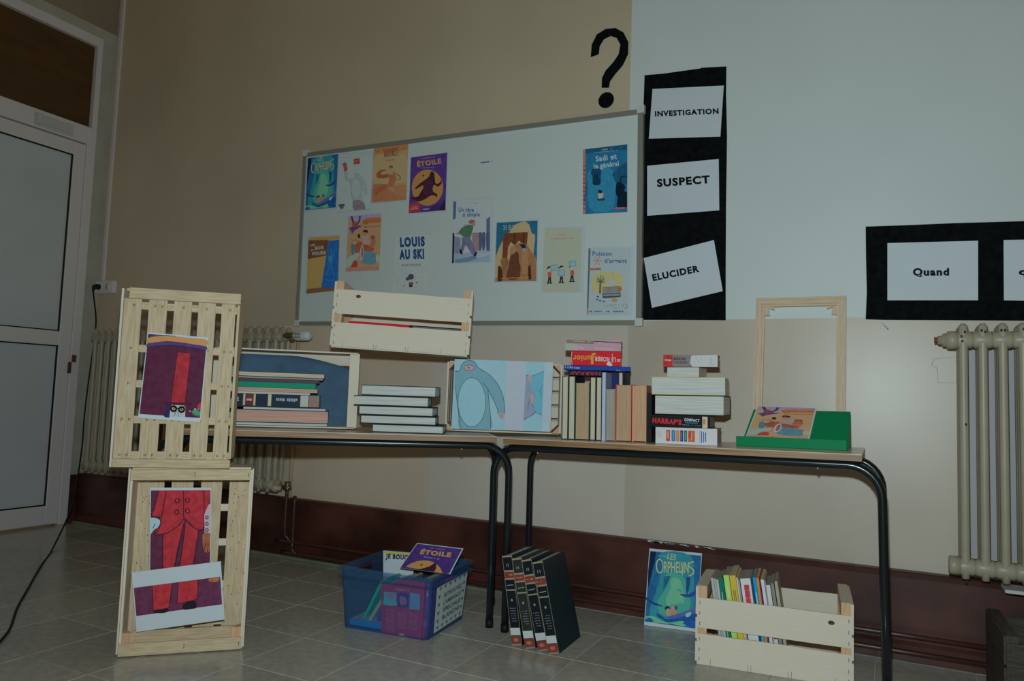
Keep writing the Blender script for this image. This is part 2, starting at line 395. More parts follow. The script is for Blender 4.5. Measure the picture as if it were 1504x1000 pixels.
hub = MB().tube([(-.085, -.033, .805), (-.075, -.033, .805)], .010, None, 8); hub.build('plug_thread', mat('red_brown_thread', alb((95, 45, 35), 2.2), .5), rr_)
MB().tube([(-.075, -.033, .805), (-.062, -.033, .805), (-.060, -.033, .805), (-.048, -.033, .805), (-.046, -.033, .805), (-.014, -.033, .805)], [.014, .016, .022, .024, .030, .031], None, 14).build('end_cap', M_rad, rr_)
MB().tube([(-.048, -.033, .05), (-.044, -.033, .05), (-.014, -.033, .05)], [.026, .031, .031], None, 14).build('end_cap', M_rad, rr_)
mb = MB()
for i, (dx, dz) in enumerate(((.004, .83), (-.006, .815), (-.004, .80), (SP - .004, .835), (SP + .006, .83), (2*SP - .005, .835), (2*SP + .005, .835), (3*SP, .838), (.0, .005), (.004, .52))):
    mb.box(dx - .003, dx + .003, -.063, -.058, dz - .004, dz + .004)
mb.build('paint_chips', M_chip, rr_)
struct(MB().box(x0 - .005, XR, -.006, 0, .38, 1.14).build('trim_5', mat('lilac_white_reflector', alb((126, 128, 130), 2.2), .5, .3)))
xs = [.205 + .0605 * i for i in range(25)]
rl = radiator('radiator', 'long cream column radiator behind the left table and standing crates', xs, -.165, -.075, .335, 1.205, .0135)
ex = xs[-1] - xs[0]
MB().tube([(ex + .02, -.03, .035), (ex + .05, -.03, .035), (ex + .052, -.03, .035), (ex + .075, -.03, .035)], [.022, .022, .014, .012], None, 10).build('end_cap', M_rad, rl)
tv = empty('thermostat_valve', T(xs[-1] + .03, -.14, 1.155), 'white horizontal thermostat head on a brass radiator valve under the whiteboard corner', 'valve')
MB().tube([(0, 0, 0), (.02, 0, .002), (.04, 0, .004), (.06, 0, .002), (.075, 0, 0)], [.010, .017, .013, .018, .015], None, 10).build('brass_body', mat('old_brass', (.20, .16, .06), .4, .5, metal=.6), tv)
MB().tube([(.055, 0, -.0), (.056, 0, -.03)], .012, None, 8).build('valve_stub', mat('old_brass', (1, 1, 1)), tv)
MB().tube([(.075, 0, 0), (.08, 0, 0), (.10, 0, 0), (.16, 0, 0), (.172, 0, 0), (.176, 0, 0)], [.018, .024, .026, .026, .022, .012], None, 18).build('thermostat_head', mat('white_valve_plastic', alb((140, 148, 146), 3), .4), tv)
mb = MB()
for k in range(4): mb.box(.093, .135, -.0275 , -.0255, -.012 + k * .007, -.009 + k * .007)
mb.build('vent_slots', mat('grey_slot', (.12, .13, .13), .6), tv)
# heating pipes
M_pipe = mat('brown_pipe_paint', alb((46, 26, 21), 2.4), .35, .5, .1, 10)
for dz, dx, lab in ((.096, 0, 'upper brown heating pipe running along the foot of the plinth'), (.040, .0, 'lower brown heating pipe running along the foot of the plinth')):
    X = xs[-1] + (.078 if dz > .05 else .115)
    zt = .37 if dz > .05 else .33
    p = [(X, -.105 if dz > .05 else -.085, zt), (X, -.105 if dz > .05 else -.085, dz + .06), (X + .01, -.095, dz + .02), (X + .04, -.088, dz), (X + .2, -.085, dz), (4.99, -.085, dz)]
    tag(MB().tube([Vector(q) - Vector((X, -.085, 0)) for q in catmull(p, 5, False)], .009, None, 8).build('heating_pipe', M_pipe, None, T(X, -.085, 0)), lab, 'pipe')
vv = at(418, 727, 'y', -.105)
tag(MB().box(-.014, .014, -.014, .014, -.014, .03, bev=.004).tube([(-.03, 0, 0), (.02, 0, 0)], .010).build('return_valve', mat('old_brass', (1, 1, 1)), None, T(xs[-1] + .078, -.105, .372)), 'small dull brass valve at the bottom end of the left radiator', 'valve')
# thin pipe beside the left radiator
tag(MB().tube([(0, 0, 0), (0, 0, .86)], .009).build('riser_pipe', mat('beige_pipe', alb((130, 122, 100), 2.7), .4), None, T(at(427, 700, 'y', -.02).x, -.02, .30)), 'thin beige vertical pipe on the wall beside the left radiator', 'pipe')

# ------------------------------------------------------------------ tables
M_ply = mat('brown_laminate_edge', alb((104, 82, 56), 2.9), .45, .4, 0, 6, (1, 1, 40), 0, col2=alb((78, 60, 40), 2.9))
M_top = mat('beige_laminate_top', alb((150, 140, 122), 2.3), .25, .5, .05, 8)
M_blk = mat('black_tube_enamel', (.010, .013, .015), .22, .5)
ZT = .727
def table(name, label, fr, L, W, cap):
    ZT, caps = cap
    root = empty(name, fr.M(L/2, W/2, -ZT), label, 'table', 'school tables by the wall')
    def X(mb): mb.v = [v - Vector((L/2, W/2, 0)) for v in mb.v]; return mb
    mb = MB().box(0, L, 0, W, ZT - .003, ZT, bev=.001); X(mb).build('laminate_top', M_top, root)
    mb = MB().box(.001, L - .001, .001, W - .001, ZT - .022, ZT - .003); X(mb).build('board_core', M_ply, root)
    zc = ZT - .022 - .0145; r = .014; B = .10; O = .054
    for y in (.035, W - .075):
        pts = [(-O - .004, y, 0.008), (-O - .002, y, .25), (-O, y, zc - B)]
        for k in range(1, 9): a = math.pi/2*k/8; pts.append((-O + B - B*math.cos(a), y, zc - B + B*math.sin(a)))
        pts2 = [(L - p[0], p[1], p[2]) for p in pts][::-1]
        X(MB().tube(pts + pts2, r, None, 12)).build('leg_frame', M_blk, root)
        for sx, q in ((0, pts[0]), (1, pts2[-1])):
            X(MB().tube([(q[0], y, caps[sx]), (q[0], y, .028)], .0155, None, 12)).build('foot_cap', mat('black_foot_rubber', (.008, .008, .008), .6), root)
    for x in (.12, L - .12):
        X(MB().tube([(x, .04, zc), (x, W - .08, zc)], .011, None, 8)).build('cross_bar', M_blk, root)
    for x in (.13, L - .13):
        X(MB().tube([(x, .035, zc - .019), (x, .035, zc - .012)], .004, None, 8)).build('screw', mat('bright_steel', (.6, .6, .6), .3, .5, metal=1), root)
    return root
FL = Fr(3.2 - 1.175*math.cos(math.radians(36)), -.59 - 1.175*math.sin(math.radians(36)), ZT, 36)
FRT = Fr(3.200, -.545, .7205, .3, .8)
table('school_table', 'brown topped table with black tube legs carrying the crates, on the left', FL, 1.175, .47, (.727, (.0005, .0005)))
table('school_table', 'brown topped table with black tube legs carrying the dictionaries and green stand', FRT, 1.242, .45, (.7175, (-.0015, -.019)))

# ------------------------------------------------------------------ wooden crates
def wood(name, c, c2, k, st=(1, 1, 1), sc=14.): return mat(name, mul(alb(c, k), (1, 1.02, 1.2)), .6, .25, 0, sc, st, .12, col2=mul(alb(c2, k), (1, 1.02, 1.2)), detail=6)
def woodset(tagn, c, c2, k): return [wood('%s_wood_%s' % (tagn, a), c, c2, k, st) for a, st in (('x', (1, 12, 12)), ('y', (12, 1, 12)), ('z', (12, 12, 1)))]
W_new = woodset('new_poplar', (182, 179, 154), (158, 153, 122), 2.3)
W_old = woodset('old_poplar', (160, 149, 114), (144, 130, 94), 2.0)
M_post = wood('orange_pine_post', (158, 134, 98), (142, 116, 80), 2.2, (12, 12, 1))
M_staple = mat('dark_staple', (.03, .025, .02), .4)
M_knot = mat('brown_knot', (.11, .055, .025), .6, .2, .3, 60)
def crate(name, label, M, L=.48, W=.29, H=.217, PH=.255, ws=W_new, knots=(), curl=0.004, group=None, post=None, rails=True, z12=(.097, .117)):
    post = post or M_post
    root = empty(name, M, label, 'crate', group); t = .0055; pw = .030
    rnd = random.Random(hash(label) % 1000 if False else len(label))
    for sy in (0, 1):
        for a, b in ((0, z12[0]), (z12[1], H)):
            y0 = 0 if sy == 0 else W - t
            n = 8; bow = [rnd.uniform(-.0012, .0012) for _ in range(n + 1)]
            vs = []
            for i in range(n + 1):
                x = L * i / n
                for (yy, zz) in ((y0, a), (y0 + t, a), (y0 + t, b), (y0, b)): vs.append((x, yy, zz + bow[i] * (.3 if zz == a else 1)))
            fs = [(4*i + k, 4*i + (k + 1) % 4, 4*i + 4 + (k + 1) % 4, 4*i + 4 + k) for i in range(n) for k in range(4)] + [(0, 1, 2, 3), tuple(4*n + k for k in (3, 2, 1, 0))]
            mb = MB(); mb.add(vs, fs); mb.build('side_slat', ws[0], root)
    for x0, x1, sg in ((t, t + .007, 1), (L - t - .007, L - t, -1)):
        for a, b in ((.004, .068), (.078, .148), (.158, PH - .004)):
            n = 6; vs = []; xo = x0 if sg > 0 else x1
            for i in range(n + 1):
                y = t + (W - 2*t) * i / n; cv = math.sin(math.pi * i / n) * curl
                for xx, zz in ((x0 - sg*.012, a + cv), (x1 - sg*.012, a + cv), (x1 - sg*.012, b + cv*.5), (x0 - sg*.012, b + cv*.5)): vs.append((xx, y, zz))
            fs = [(4*i + k, 4*i + (k + 1) % 4, 4*i + 4 + (k + 1) % 4, 4*i + 4 + k) for i in range(n) for k in range(4)] + [(0, 1, 2, 3), tuple(4*n + k for k in (3, 2, 1, 0))]
            mb = MB(); mb.add(vs, fs); mb.build('end_board', ws[1], root)
    for cx, sx in ((.0005, 1), (L - .0005, -1)):
        for cy, sy in ((t + .0003, 1), (W - t - .0003, -1)):
            mb = MB().prism([(cx, cy), (cx + sx*pw, cy), (cx, cy + sy*pw)] , .001, PH - (.046 if rails else .0005), 'z'); mb.build('corner_post', post, root)
        if not rails: continue
        xa_, xb_ = sorted((cx, cx + sx*pw))
        MB().box(xa_, xb_, t + .004, W - t - .004, PH - .045, PH - .0005).build('top_rail', ws[1], root)
        for ya, yb in ((t + .0003, t + .0038), (W - t - .0038, W - t - .0003)): MB().box(xa_, xb_, ya, yb, PH - .045, PH - .0007).build('rail_end', post, root)
    for i in range(5):
        y = .002 + i * (W - .004 - .045) / 4
        mb = MB().box(.0, L, y, y + .045, -.0045, -.0005); mb.build('bottom_slat', ws[0], root)
    mb = MB()
    for x in (.008, L - .008):
        for z in (.015, .045, .08, .13, .165, .2): mb.box(x - .0008, x + .0008, -.0008, .0, z - .006, z + .006)
    for x in (.045, .165, .175, .29, .30, .43): mb.box(x - .0005, x + .0005, -.0008, 0, -.003, .017)
    mb.build('staples', M_staple, root)['kind'] = 'stuff'
    for kx, kz in knots:
        mb = MB(); mb.add([(kx + .010*math.cos(a), -.0005, kz + .007*math.sin(a)) for a in [2*math.pi*i/10 for i in range(10)]], [list(range(10))]); mb.flat = True
        mb.build('knot', M_knot, root)
    return root
# crate on the floor, front right
FD = Fr(3.933, -.485, 0.005, 5.3)
crate('wooden_crate', 'pale wooden crate full of paperbacks on the floor under the right table', FD.M(0, 0, 0), knots=(FD.hit(1221, 914.5, 0),), L=.478)
# crates on the table used as shelves, lying on a long side: local x along, local z towards the viewer
def shelf_crate(label, F, s0, L, off, W, depth, rails=True, name='wooden_crate'):
    # local z -> -n (towards the viewer); local y -> up
    d, n = F.d, F.n
    # floor of the crate is at the back
    org = F.P(s0, off + depth + .0052, .0035)
    M = Matrix(((d.x, 0, -n.x, org.x), (d.y, 0, -n.y, org.y), (0, 1, 0, org.z), (0, 0, 0, 1)))
    return crate(name, label, M, L=L, W=W, H=depth - .036, PH=depth, rails=rails)
FE = Fr(2.660, -.757, ZT, 39)
shelf_crate('wooden crate lying on its side with blue cloth and stacked books inside', FE, -.525, .525, 0, .300, .225)
FF_ = Fr(2.903, -.474, ZT, 24.7)
shelf_crate('wooden crate lying on its side behind the pale blue picture', FF_, .0, .460, 0, .288, .20, rails=False)
# crate resting on top of both
pbl = at(486, 508, 'z', 1.052); pbr = at(686, 522, 'z', 1.034)
dv = (pbr - pbl); angc = math.degrees(math.atan2(dv.y, dv.x)); Lc = dv.length
tilt = math.atan2(dv.z, Vector((dv.x, dv.y, 0)).length)
FC = Fr(pbl.x, pbl.y, pbl.z, angc)
print('C crate', pbl, pbr, angc, Lc)

SCN_C = crate('wooden_crate', 'pale wooden crate perched on top of two crates before the whiteboard', FC.M(0, 0, 0, 0, -tilt, 0), L=Lc, W=.26, z12=(.094, .129), knots=(FC.hit(524, 434, 0),), PH=.26, H=.225)

# shallow tray crates standing on end at the left
def tray_rail(root, x0, x1, y0, y1, z0, z1, m, nm='rail'): return MB().box(x0, x1, y0, y1, z0, z1, bev=.0012).build(nm, m, root)
aA = math.degrees(math.atan2(.699, .715)); FA = Fr(2.303, -1.449, 0, aA)
WA, HA, DA = .376, .604, .125
A = empty('wooden_tray', FA.M(0, 0, 0, math.radians(-.3), 0, 0), 'shallow slatted wooden tray standing on the floor with its open side forward', 'crate')
sk = -.014   # the whole tray leans a little to the left at its foot
for z0, z1, nm in ((HA - .040, HA - .004, 'front_rail'), (.004, .044, 'front_rail')):
    tray_rail(A, 0, WA - .004, 0, .008, z0, z1, W_old[0], nm)
MB().box(.004, WA - .004, .009, DA, HA - .014, HA - .006).build('end_board', W_old[0], A)
MB().box(.004, WA - .004, .009, DA, HA - .004, HA + .002).build('end_board', W_new[0], A)
MB().box(.004, WA - .004, .009, DA - .02, .010, .018).build('end_board', W_old[0], A)
MB().box(.03, WA - .03, DA - .055, DA - .046, .019, .062).build('inner_board', W_old[0], A)
for x0, x1 in ((.0, .007), (WA - .007, WA)): MB().box(x0, x1, .0085, DA, .004, HA - .006).build('side_board', W_new[2], A)
for x0, x1 in ((-.0055, -.0005), (WA + .0005, WA + .0055)): MB().box(x0, x1, .0, DA * .9, .012, HA - .002).build('side_board', W_new[2], A)
for cx, sx in ((.0072, 1), (WA - .0072, -1)):
    MB().prism([(cx, .0085), (cx + sx*.034, .0085 + .0), (cx, .0085 + .045)], .0185, .075, 'z').build('corner_post', M_post, A)
for u0, u1 in ((.012, .238), (.30, .485), (.552, .735), (.80, .988)):
    MB().box(u0*WA, u1*WA, DA, DA + .005, .012, HA - .012).build('back_slat', W_old[2], A)
for z in (.065, .19, .335, .455, .575):
    MB().box(.0, WA, DA + .0055, DA + .011, z - .012, z + .012).build('cross_slat', W_new[0], A)
mb = MB()
for z in (HA - .022, .024):
    for dz in (-.006, .003): mb.box(WA*.52 - .001, WA*.52 + .001, -.0008, 0, z + dz, z + dz + .006)
    mb.box(WA - .012, WA - .010, -.0008, 0, z - .006, z + .006)
for _ in range(90):
    x = random.choice((random.uniform(.015, .08), random.uniform(.31, .37))); z = random.uniform(.08, .52); mb.box(x, x + .002, DA - .0008, DA, z, z + random.uniform(.002, .006))
mb.build('staples_and_holes', M_knot, A)['kind'] = 'stuff'

aB = 40.; FB = Fr(2.264, -1.489, HA + .003, aB)
WB, HB, DB = .365, .588, .12
B = empty('wooden_tray', FB.M(0, 0, 0, 0, math.radians(.0), 0), 'shallow slatted wooden tray stacked on the other tray, slatted bottom forward', 'crate')
MB().box(.016, WB - .001, -.006, .006, HB - .036, HB, bev=.0015).build('front_rail', W_old[0], B)
MB().box(.0, WB - .004, -.004, .008, .0, .028, bev=.0015).build('front_rail', W_old[0], B)
MB().box(.006, WB - .006, .009, DB, .001, .009).build('end_board', W_old[0], B)
MB().box(.006, WB - .006, .007, DB, HB - .012, HB - .002).build('end_board', W_old[0], B)
for i, (u0, u1) in enumerate(((.004, .150), (.212, .365), (.425, .575), (.632, .782), (.835, .955))):
    MB().box(u0*WB, u1*WB, -.001, .004, .029, HB - .037).build('front_slat', W_old[2], B)
for z in (.040, .155, .272, .388, .53):
    MB().box(.008, WB - .012, .0045, .010, z - .012, z + .012).build('cross_slat', W_old[0], B)
MB().box(-.008, -.001, .0, DB, .0, HB - .004).build('side_board', W_new[2], B)
prof = [(0.011, .03), (.095, .03), (.10, .10), (.085, .22), (.088, .34), (.115, .41), (.15, .47), (.155, HB - .038), (.011, HB - .038)]
prof = [(.011, .03)] + [(p[0], p[1]) for p in catmull([(.105, .03), (.11, .12), (.095, .22), (.09, .33), (.12, .40), (.15, .46), (.155, HB - .038)], 4, False)] + [(.011, HB - .038)]
MB().prism(prof, WB - .012, WB - .004, 'x').build('side_board', W_old[2], B)
mb = MB()
for u in (.08, .29, .50, .70, .90):
    for z in (.040, .155, .272, .388, .53):
        for dx in ((-.012, .010) if random.random() < .5 else (0,)): mb.box(u*WB + dx, u*WB + dx + .0016, -.0022, -.001, z - .004, z + .004).box(u*WB + dx + .004, u*WB + dx + .0055, -.0022, -.001, z - .003, z + .005)
mb.build('staples', M_knot, B)['kind'] = 'stuff'
# ------------------------------------------------------------------ whiteboard
YB = -.020
def wq(pts, ox, oy, sc, Y): return [at(ox + x / sc, oy + y / sc, 'y', Y) for x, y in pts]
bq = [at(449, 225, 'y', YB), at(941.5, 160.5, 'y', YB), at(938.5, 473, 'y', YB), at(437, 474.5, 'y', YB)]
for a in bq: a.y = YB
bx0 = (bq[0].x + bq[3].x) / 2; bx1 = (bq[1].x + bq[2].x) / 2
zt0, zt1, zb0, zb1 = bq[0].z, bq[1].z, bq[3].z, bq[2].z
wb = empty('whiteboard', T((bx0 + bx1) / 2, 0, zb0), 'wide white dry-erase board in a grey aluminium frame on the wall', 'whiteboard')
wo = Vector(((bx0 + bx1) / 2, 0, zb0))
def wpoly(pts, y0, y1, name, m):
    mb = MB().prism([(p[0] - wo.x, p[1] - wo.z) for p in pts], y0, y1, 'y'); return mb.build(name, m, wb)
TLc, TRc, BRc, BLc = [(p.x, p.z) for p in bq]
M_alu = mat('grey_aluminium_frame', alb((98, 104, 96), 2.8), .35, .5, metal=.35)
M_wb = mat('white_enamel_board', alb((136, 150, 147), 2.75), .45, .35, .015, 1.2)
wpoly([TLc, TRc, BRc, BLc], -.018, -.002, 'board_panel', M_wb)
fw = .022
wpoly([TLc, TRc, (TRc[0], TRc[1] - fw), (TLc[0], TLc[1] - fw)], -.026, -.0185, 'frame_strip', M_alu)
wpoly([(BLc[0], BLc[1] + .008), (BRc[0], BRc[1] + .008), (BRc[0], BRc[1] - .012), (BLc[0], BLc[1] - .012)], -.026, -.0185, 'frame_strip', M_alu)
wpoly([(TLc[0] - .012, TLc[1]), (TLc[0] + .008, TLc[1]), (BLc[0] + .008, BLc[1]), (BLc[0] - .012, BLc[1])], -.0265, -.0012, 'frame_strip', M_alu)
wpoly([(TRc[0] - .012, TRc[1]), (TRc[0] + .012, TRc[1]), (BRc[0] + .012, BRc[1]), (BRc[0] - .012, BRc[1])], -.0265, -.0012, 'frame_strip', M_alu)
for c in (TLc, TRc, BLc, BRc):
    wpoly([(c[0] - .016, c[1] - .018), (c[0] + .016, c[1] - .018), (c[0] + .016, c[1] + .016), (c[0] - .016, c[1] + .016)], -.0285, -.001, 'corner_cap', mat('grey_corner_plastic', alb((128, 138, 134), 2.9), .5))
mk = at(714, 238, 'y', -.0185)
mb = MB().box(-.030, .018, -.0006, 0, -.0025, .0025).box(.026, .032, -.0006, 0, -.001, .002)
o = mb.build('marker_trace', mat('blue_marker_ink', alb((50, 70, 105), 2.6), .5), wb); o.location = mk - wo

# ------------------------------------------------------------------ prints on the whiteboard
YS = -.0192; G = 'book cover prints on the whiteboard'
def wprint(label, ox, oy, sc, pts, k, margin=(.05, .05, .05, .05), bg=None, paper=PAPER, gain=.9):
    q = wq(pts, ox, oy, sc, YS)
    l, t, r, b = margin
    big = inset(q, -l, -t, -r, -b)
    o = sheet('cover_print', label, 'poster', big, G, paper)
    a = Art(q, pts, k, gain=gain)
    if bg: a.pg(bg, *[c for p in pts for c in p])
    return o, a
# 1 the underwater cover
def orphelins(a, S=1.):
    """drawn in the frame of the floor copy: corners (115,70) (682,122) (630,935) (55,855)"""
    a.pg((20, 84, 128), 115, 70, 682, 122, 630, 935, 55, 855)
    a.pg((10, 34, 62), 115, 70, 182, 78, 165, 200, 85, 510, 90, 300)
    a.blob((28, 118, 130), 240, 90, 560, 120, 600, 400, 580, 800, 300, 860, 110, 780, 170, 560, 230, 330)
    a.blob((52, 138, 122), 300, 330, 470, 350, 540, 520, 560, 700, 420, 800, 240, 780, 200, 640, 280, 500)
    a.blob((84, 152, 118), 360, 380, 450, 400, 490, 560, 470, 700, 330, 720, 290, 620, 340, 500)
    a.pg((24, 88, 112), 270, 360, 345, 350, 300, 470, 262, 520)
    a.blob((22, 62, 118), 520, 380, 560, 380, 545, 500, 520, 560)
    a.blob((16, 56, 118), 70, 590, 130, 630, 245, 682, 240, 692, 150, 670, 70, 620)
    a.blob((30, 62, 120), 450, 552, 540, 555, 640, 505, 648, 540, 560, 590, 480, 578)
    a.blob((20, 66, 132), 185, 765, 240, 790, 330, 830, 640, 770, 640, 850, 480, 850, 330, 868, 250, 830, 200, 800)
    a.blob((66, 84, 138), 310, 805, 430, 770, 560, 720, 640, 695, 642, 745, 520, 790, 400, 822, 330, 825)
    a.blob((78, 158, 108), 60, 800, 160, 800, 300, 865, 480, 850, 500, 905, 300, 880, 60, 850)
    a.blob((18, 76, 140), 60, 830, 110, 815, 155, 855, 60, 853)
    a.blob((18, 70, 140), 480, 870, 560, 860, 625, 900, 620, 932, 540, 910)
    a.blob((120, 170, 150), 510, 780, 545, 755, 572, 762, 560, 795, 520, 808)
    a.ell((34, 40, 60), 310, 712, 30, 26); a.ell((206, 160, 120), 318, 735, 24, 22); a.blob((196, 150, 120), 295, 755, 330, 750, 350, 780, 320, 795, 298, 785)
    a.ell((206, 160, 120), 378, 712, 24, 24); a.ell((40, 70, 100), 405, 705, 18, 22); a.blob((200, 140, 110), 345, 740, 385, 730, 420, 760, 380, 782, 350, 775)
    a.ell(None or (168, 176, 112), 222, 242, 42, 84, -.03); a.ell((24, 84, 120), 224, 242, 31, 70, -.03)
    c = (176, 178, 110)
    a.text(c, 'RPHELIN', 272, 190, 548, 196, 125, .012)
    a.line(c, 13, 604, 190, 560, 205, 540, 235, 600, 290, 592, 330, 545, 352)
    a.text(c, 'LES', 320, 92, 412, 112, 70, .012)
    a.line(c, 9, 470, 200, 480, 340, 470, 345, smooth=0)
    a.scrib((90, 150, 170), 205, 118, 300, 128, 14, 7); a.scrib((70, 140, 150), 290, 338, 430, 352, 10, 9); a.scrib((20, 50, 60), 312, 875, 388, 882, 12, 5)
pts = [(107, 238), (495, 182), (462, 865), (73, 902)]
o, a = wprint('blue green underwater comic cover print, top left on the whiteboard', 440, 205, 8.694, pts, 3.6, (.10, .05, .04, .04), gain=.55)
a.fr = [(115, 70), (682, 122), (630, 935), (55, 855)]; orphelins(a); a.done(o)
# 2 grey bear
pts = [(520, 190), (935, 180), (900, 900), (475, 925)]
o, a = wprint('white cover print with a grey bear-like figure holding up a doll', 440, 205, 8.694, pts, 3.4, (.01, .02, .02, .02), (130, 146, 144))
a.line((90, 104, 104), 3, 522, 238, 925, 192, smooth=0); a.line((70, 84, 84), 4, 478, 925, 900, 888, smooth=0)
a.pg((178, 52, 48), 696, 246, 772, 238, 770, 312, 694, 320); a.line((200, 160, 150), 6, 712, 262, 712, 308, smooth=0); a.line((200, 160, 150), 6, 730, 262, 730, 306, 752, 260, smooth=0)
a.blob((104, 120, 122), 578, 425, 612, 418, 630, 488, 690, 492, 720, 440, 760, 430, 800, 480, 850, 560, 872, 690, 850, 705, 830, 640, 800, 590, 805, 700, 800, 790, 690, 790, 668, 690, 660, 560, 600, 530, 585, 490)
a.ell((122, 138, 140), 726, 630, 56, 118); a.ell((140, 120, 118), 722, 448, 26, 14)
a.blob((92, 84, 92), 690, 785, 810, 790, 845, 888, 790, 892, 700, 902)
a.line((70, 84, 86), 4, 585, 430, 590, 500, 655, 555, 668, 700, 690, 790); a.line((70, 84, 86), 4, 790, 520, 800, 620, 850, 705)
a.ell((96, 62, 52), 584, 318, 26, 26); a.blob((116, 52, 44), 566, 340, 606, 340, 618, 378, 590, 410, 575, 400); a.line((86, 56, 46), 9, 545, 310, 572, 345, smooth=0); a.line((170, 110, 90), 6, 575, 395, 572, 430, smooth=0); a.line((170, 110, 90), 6, 596, 395, 602, 430, smooth=0)
a.pg((44, 52, 52), 500, 832, 584, 822, 578, 846, 504, 850); a.blob((60, 68, 66), 515, 850, 565, 848, 560, 880, 525, 884); a.scrib((90, 100, 100), 500, 895, 580, 888, 8, 6)
a.scrib((96, 108, 108), 525, 628, 600, 622, 5, 7); a.scrib((96, 108, 108), 525, 650, 600, 645, 5, 7)
a.done(o)
# 3 tan desert
pts = [(950, 103), (1390, 48), (1362, 770), (920, 806)]
o, a = wprint('sandy orange cover print with a figure under tan lettering, top row', 440, 205, 8.694, pts, 3.3, (.03, .02, .03, .03), (160, 128, 88), gain=.72)
a.pg((172, 120, 66), 950, 103, 1390, 48, 1386, 130, 946, 190); a.blob((166, 146, 104), 960, 220, 1370, 200, 1370, 520, 1200, 560, 950, 560)
a.blob((156, 100, 64), 925, 590, 1080, 570, 1150, 640, 1250, 700, 1355, 740, 1360, 768, 922, 804); a.blob((134, 76, 50), 960, 640, 1040, 590, 1110, 570, 1110, 640, 1060, 650, 980, 720)
a.pg((160, 112, 70), 1180, 600, 1370, 575, 1365, 740, 1240, 700)
a.blob((124, 66, 40), 1115, 395, 1050, 385, 985, 440, 1000, 490, 1080, 495, 1170, 470, 1160, 440, 1060, 450, 1040, 430, 1060, 410)
a.blob((140, 86, 48), 1150, 440, 1210, 440, 1240, 490, 1200, 590, 1110, 600, 1150, 520, 1140, 480)
a.ell((92, 66, 44), 1170, 352, 26, 20); a.ell((176, 134, 96), 1166, 375, 18, 20); a.blob((168, 148, 110), 1148, 395, 1190, 395, 1200, 440, 1150, 440)
a.line((88, 60, 42), 9, 1190, 415, 1240, 440, 1290, 480, 1280, 520); a.line((140, 90, 60), 18, 1215, 465, 1255, 520)
a.text((112, 68, 40), 'BARNEY?', 1075, 118, 1262, 96, 110, .05); a.text((112, 84, 52), 'TALIN', 1100, 262, 1222, 246, 22, .02)
a.scrib((130, 84, 50), 975, 148, 1040, 140, 14, 5); a.scrib((130, 84, 50), 1300, 112, 1360, 104, 12, 5); a.scrib((110, 100, 90), 1118, 738, 1180, 733, 6, 6)
a.done(o)
# 4 purple with yellow circle
def etoile(a, part=1.):
    """drawn in corners (130,155) (638,88) (612,892) (100,938)"""
    a.pg((60, 40, 100), 130, 155, 638, 88, 612, 892, 100, 938)
    a.pg((52, 32, 84), 380, 870, 612, 740, 612, 892, 380, 912); a.pg((34, 24, 52), 520, 890, 560, 820, 612, 760, 612, 892)
    a.ell((190, 138, 66), 363, 578, 220, 252, .05, 32)
    a.blob((50, 24, 38), 432, 350, 462, 390, 480, 520, 545, 500, 545, 460, 560, 480, 560, 520, 510, 565, 455, 540, 440, 625, 500, 670, 488, 715, 470, 690, 410, 690, 330, 740, 250, 770, 190, 755, 140, 735, 145, 712, 230, 700, 265, 650, 300, 590, 300, 545, 210, 595, 190, 585, 260, 520, 330, 470, 385, 425, 405, 370)
    a.blob((56, 28, 42), 330, 500, 430, 480, 430, 600, 360, 690, 310, 640)
    a.ell((70, 40, 40), 308, 410, 14, 14); a.line((120, 130, 150), 6, 322, 425, 345, 440, 325, 450, smooth=0)
    a.ell((176, 46, 58), 190, 850, 78, 66); a.pg((176, 46, 58), 104, 830, 240, 815, 262, 905, 101, 932)
    a.scrib((220, 190, 170), 135, 850, 225, 838, 14, 6); a.scrib((220, 190, 170), 125, 872, 240, 860, 18, 6)
    a.scrib((200, 190, 210), 305, 875, 398, 868, 14, 6)
    a.text((206, 160, 92), 'ÉTOILE', 212, 200, 550, 152, 92, .05); a.scrib((140, 90, 90), 290, 165, 470, 142, 12, 12); a.scrib((130, 120, 170), 290, 300, 460, 286, 12, 12)
pts = [(130, 155), (638, 88), (612, 892), (100, 938)]
o, a = wprint('purple cover print with a furry figure on a yellow circle, whiteboard top row', 590, 215, 9.525, pts, 3.2, (.02, .02, .04, .03))
etoile(a); a.done(o)
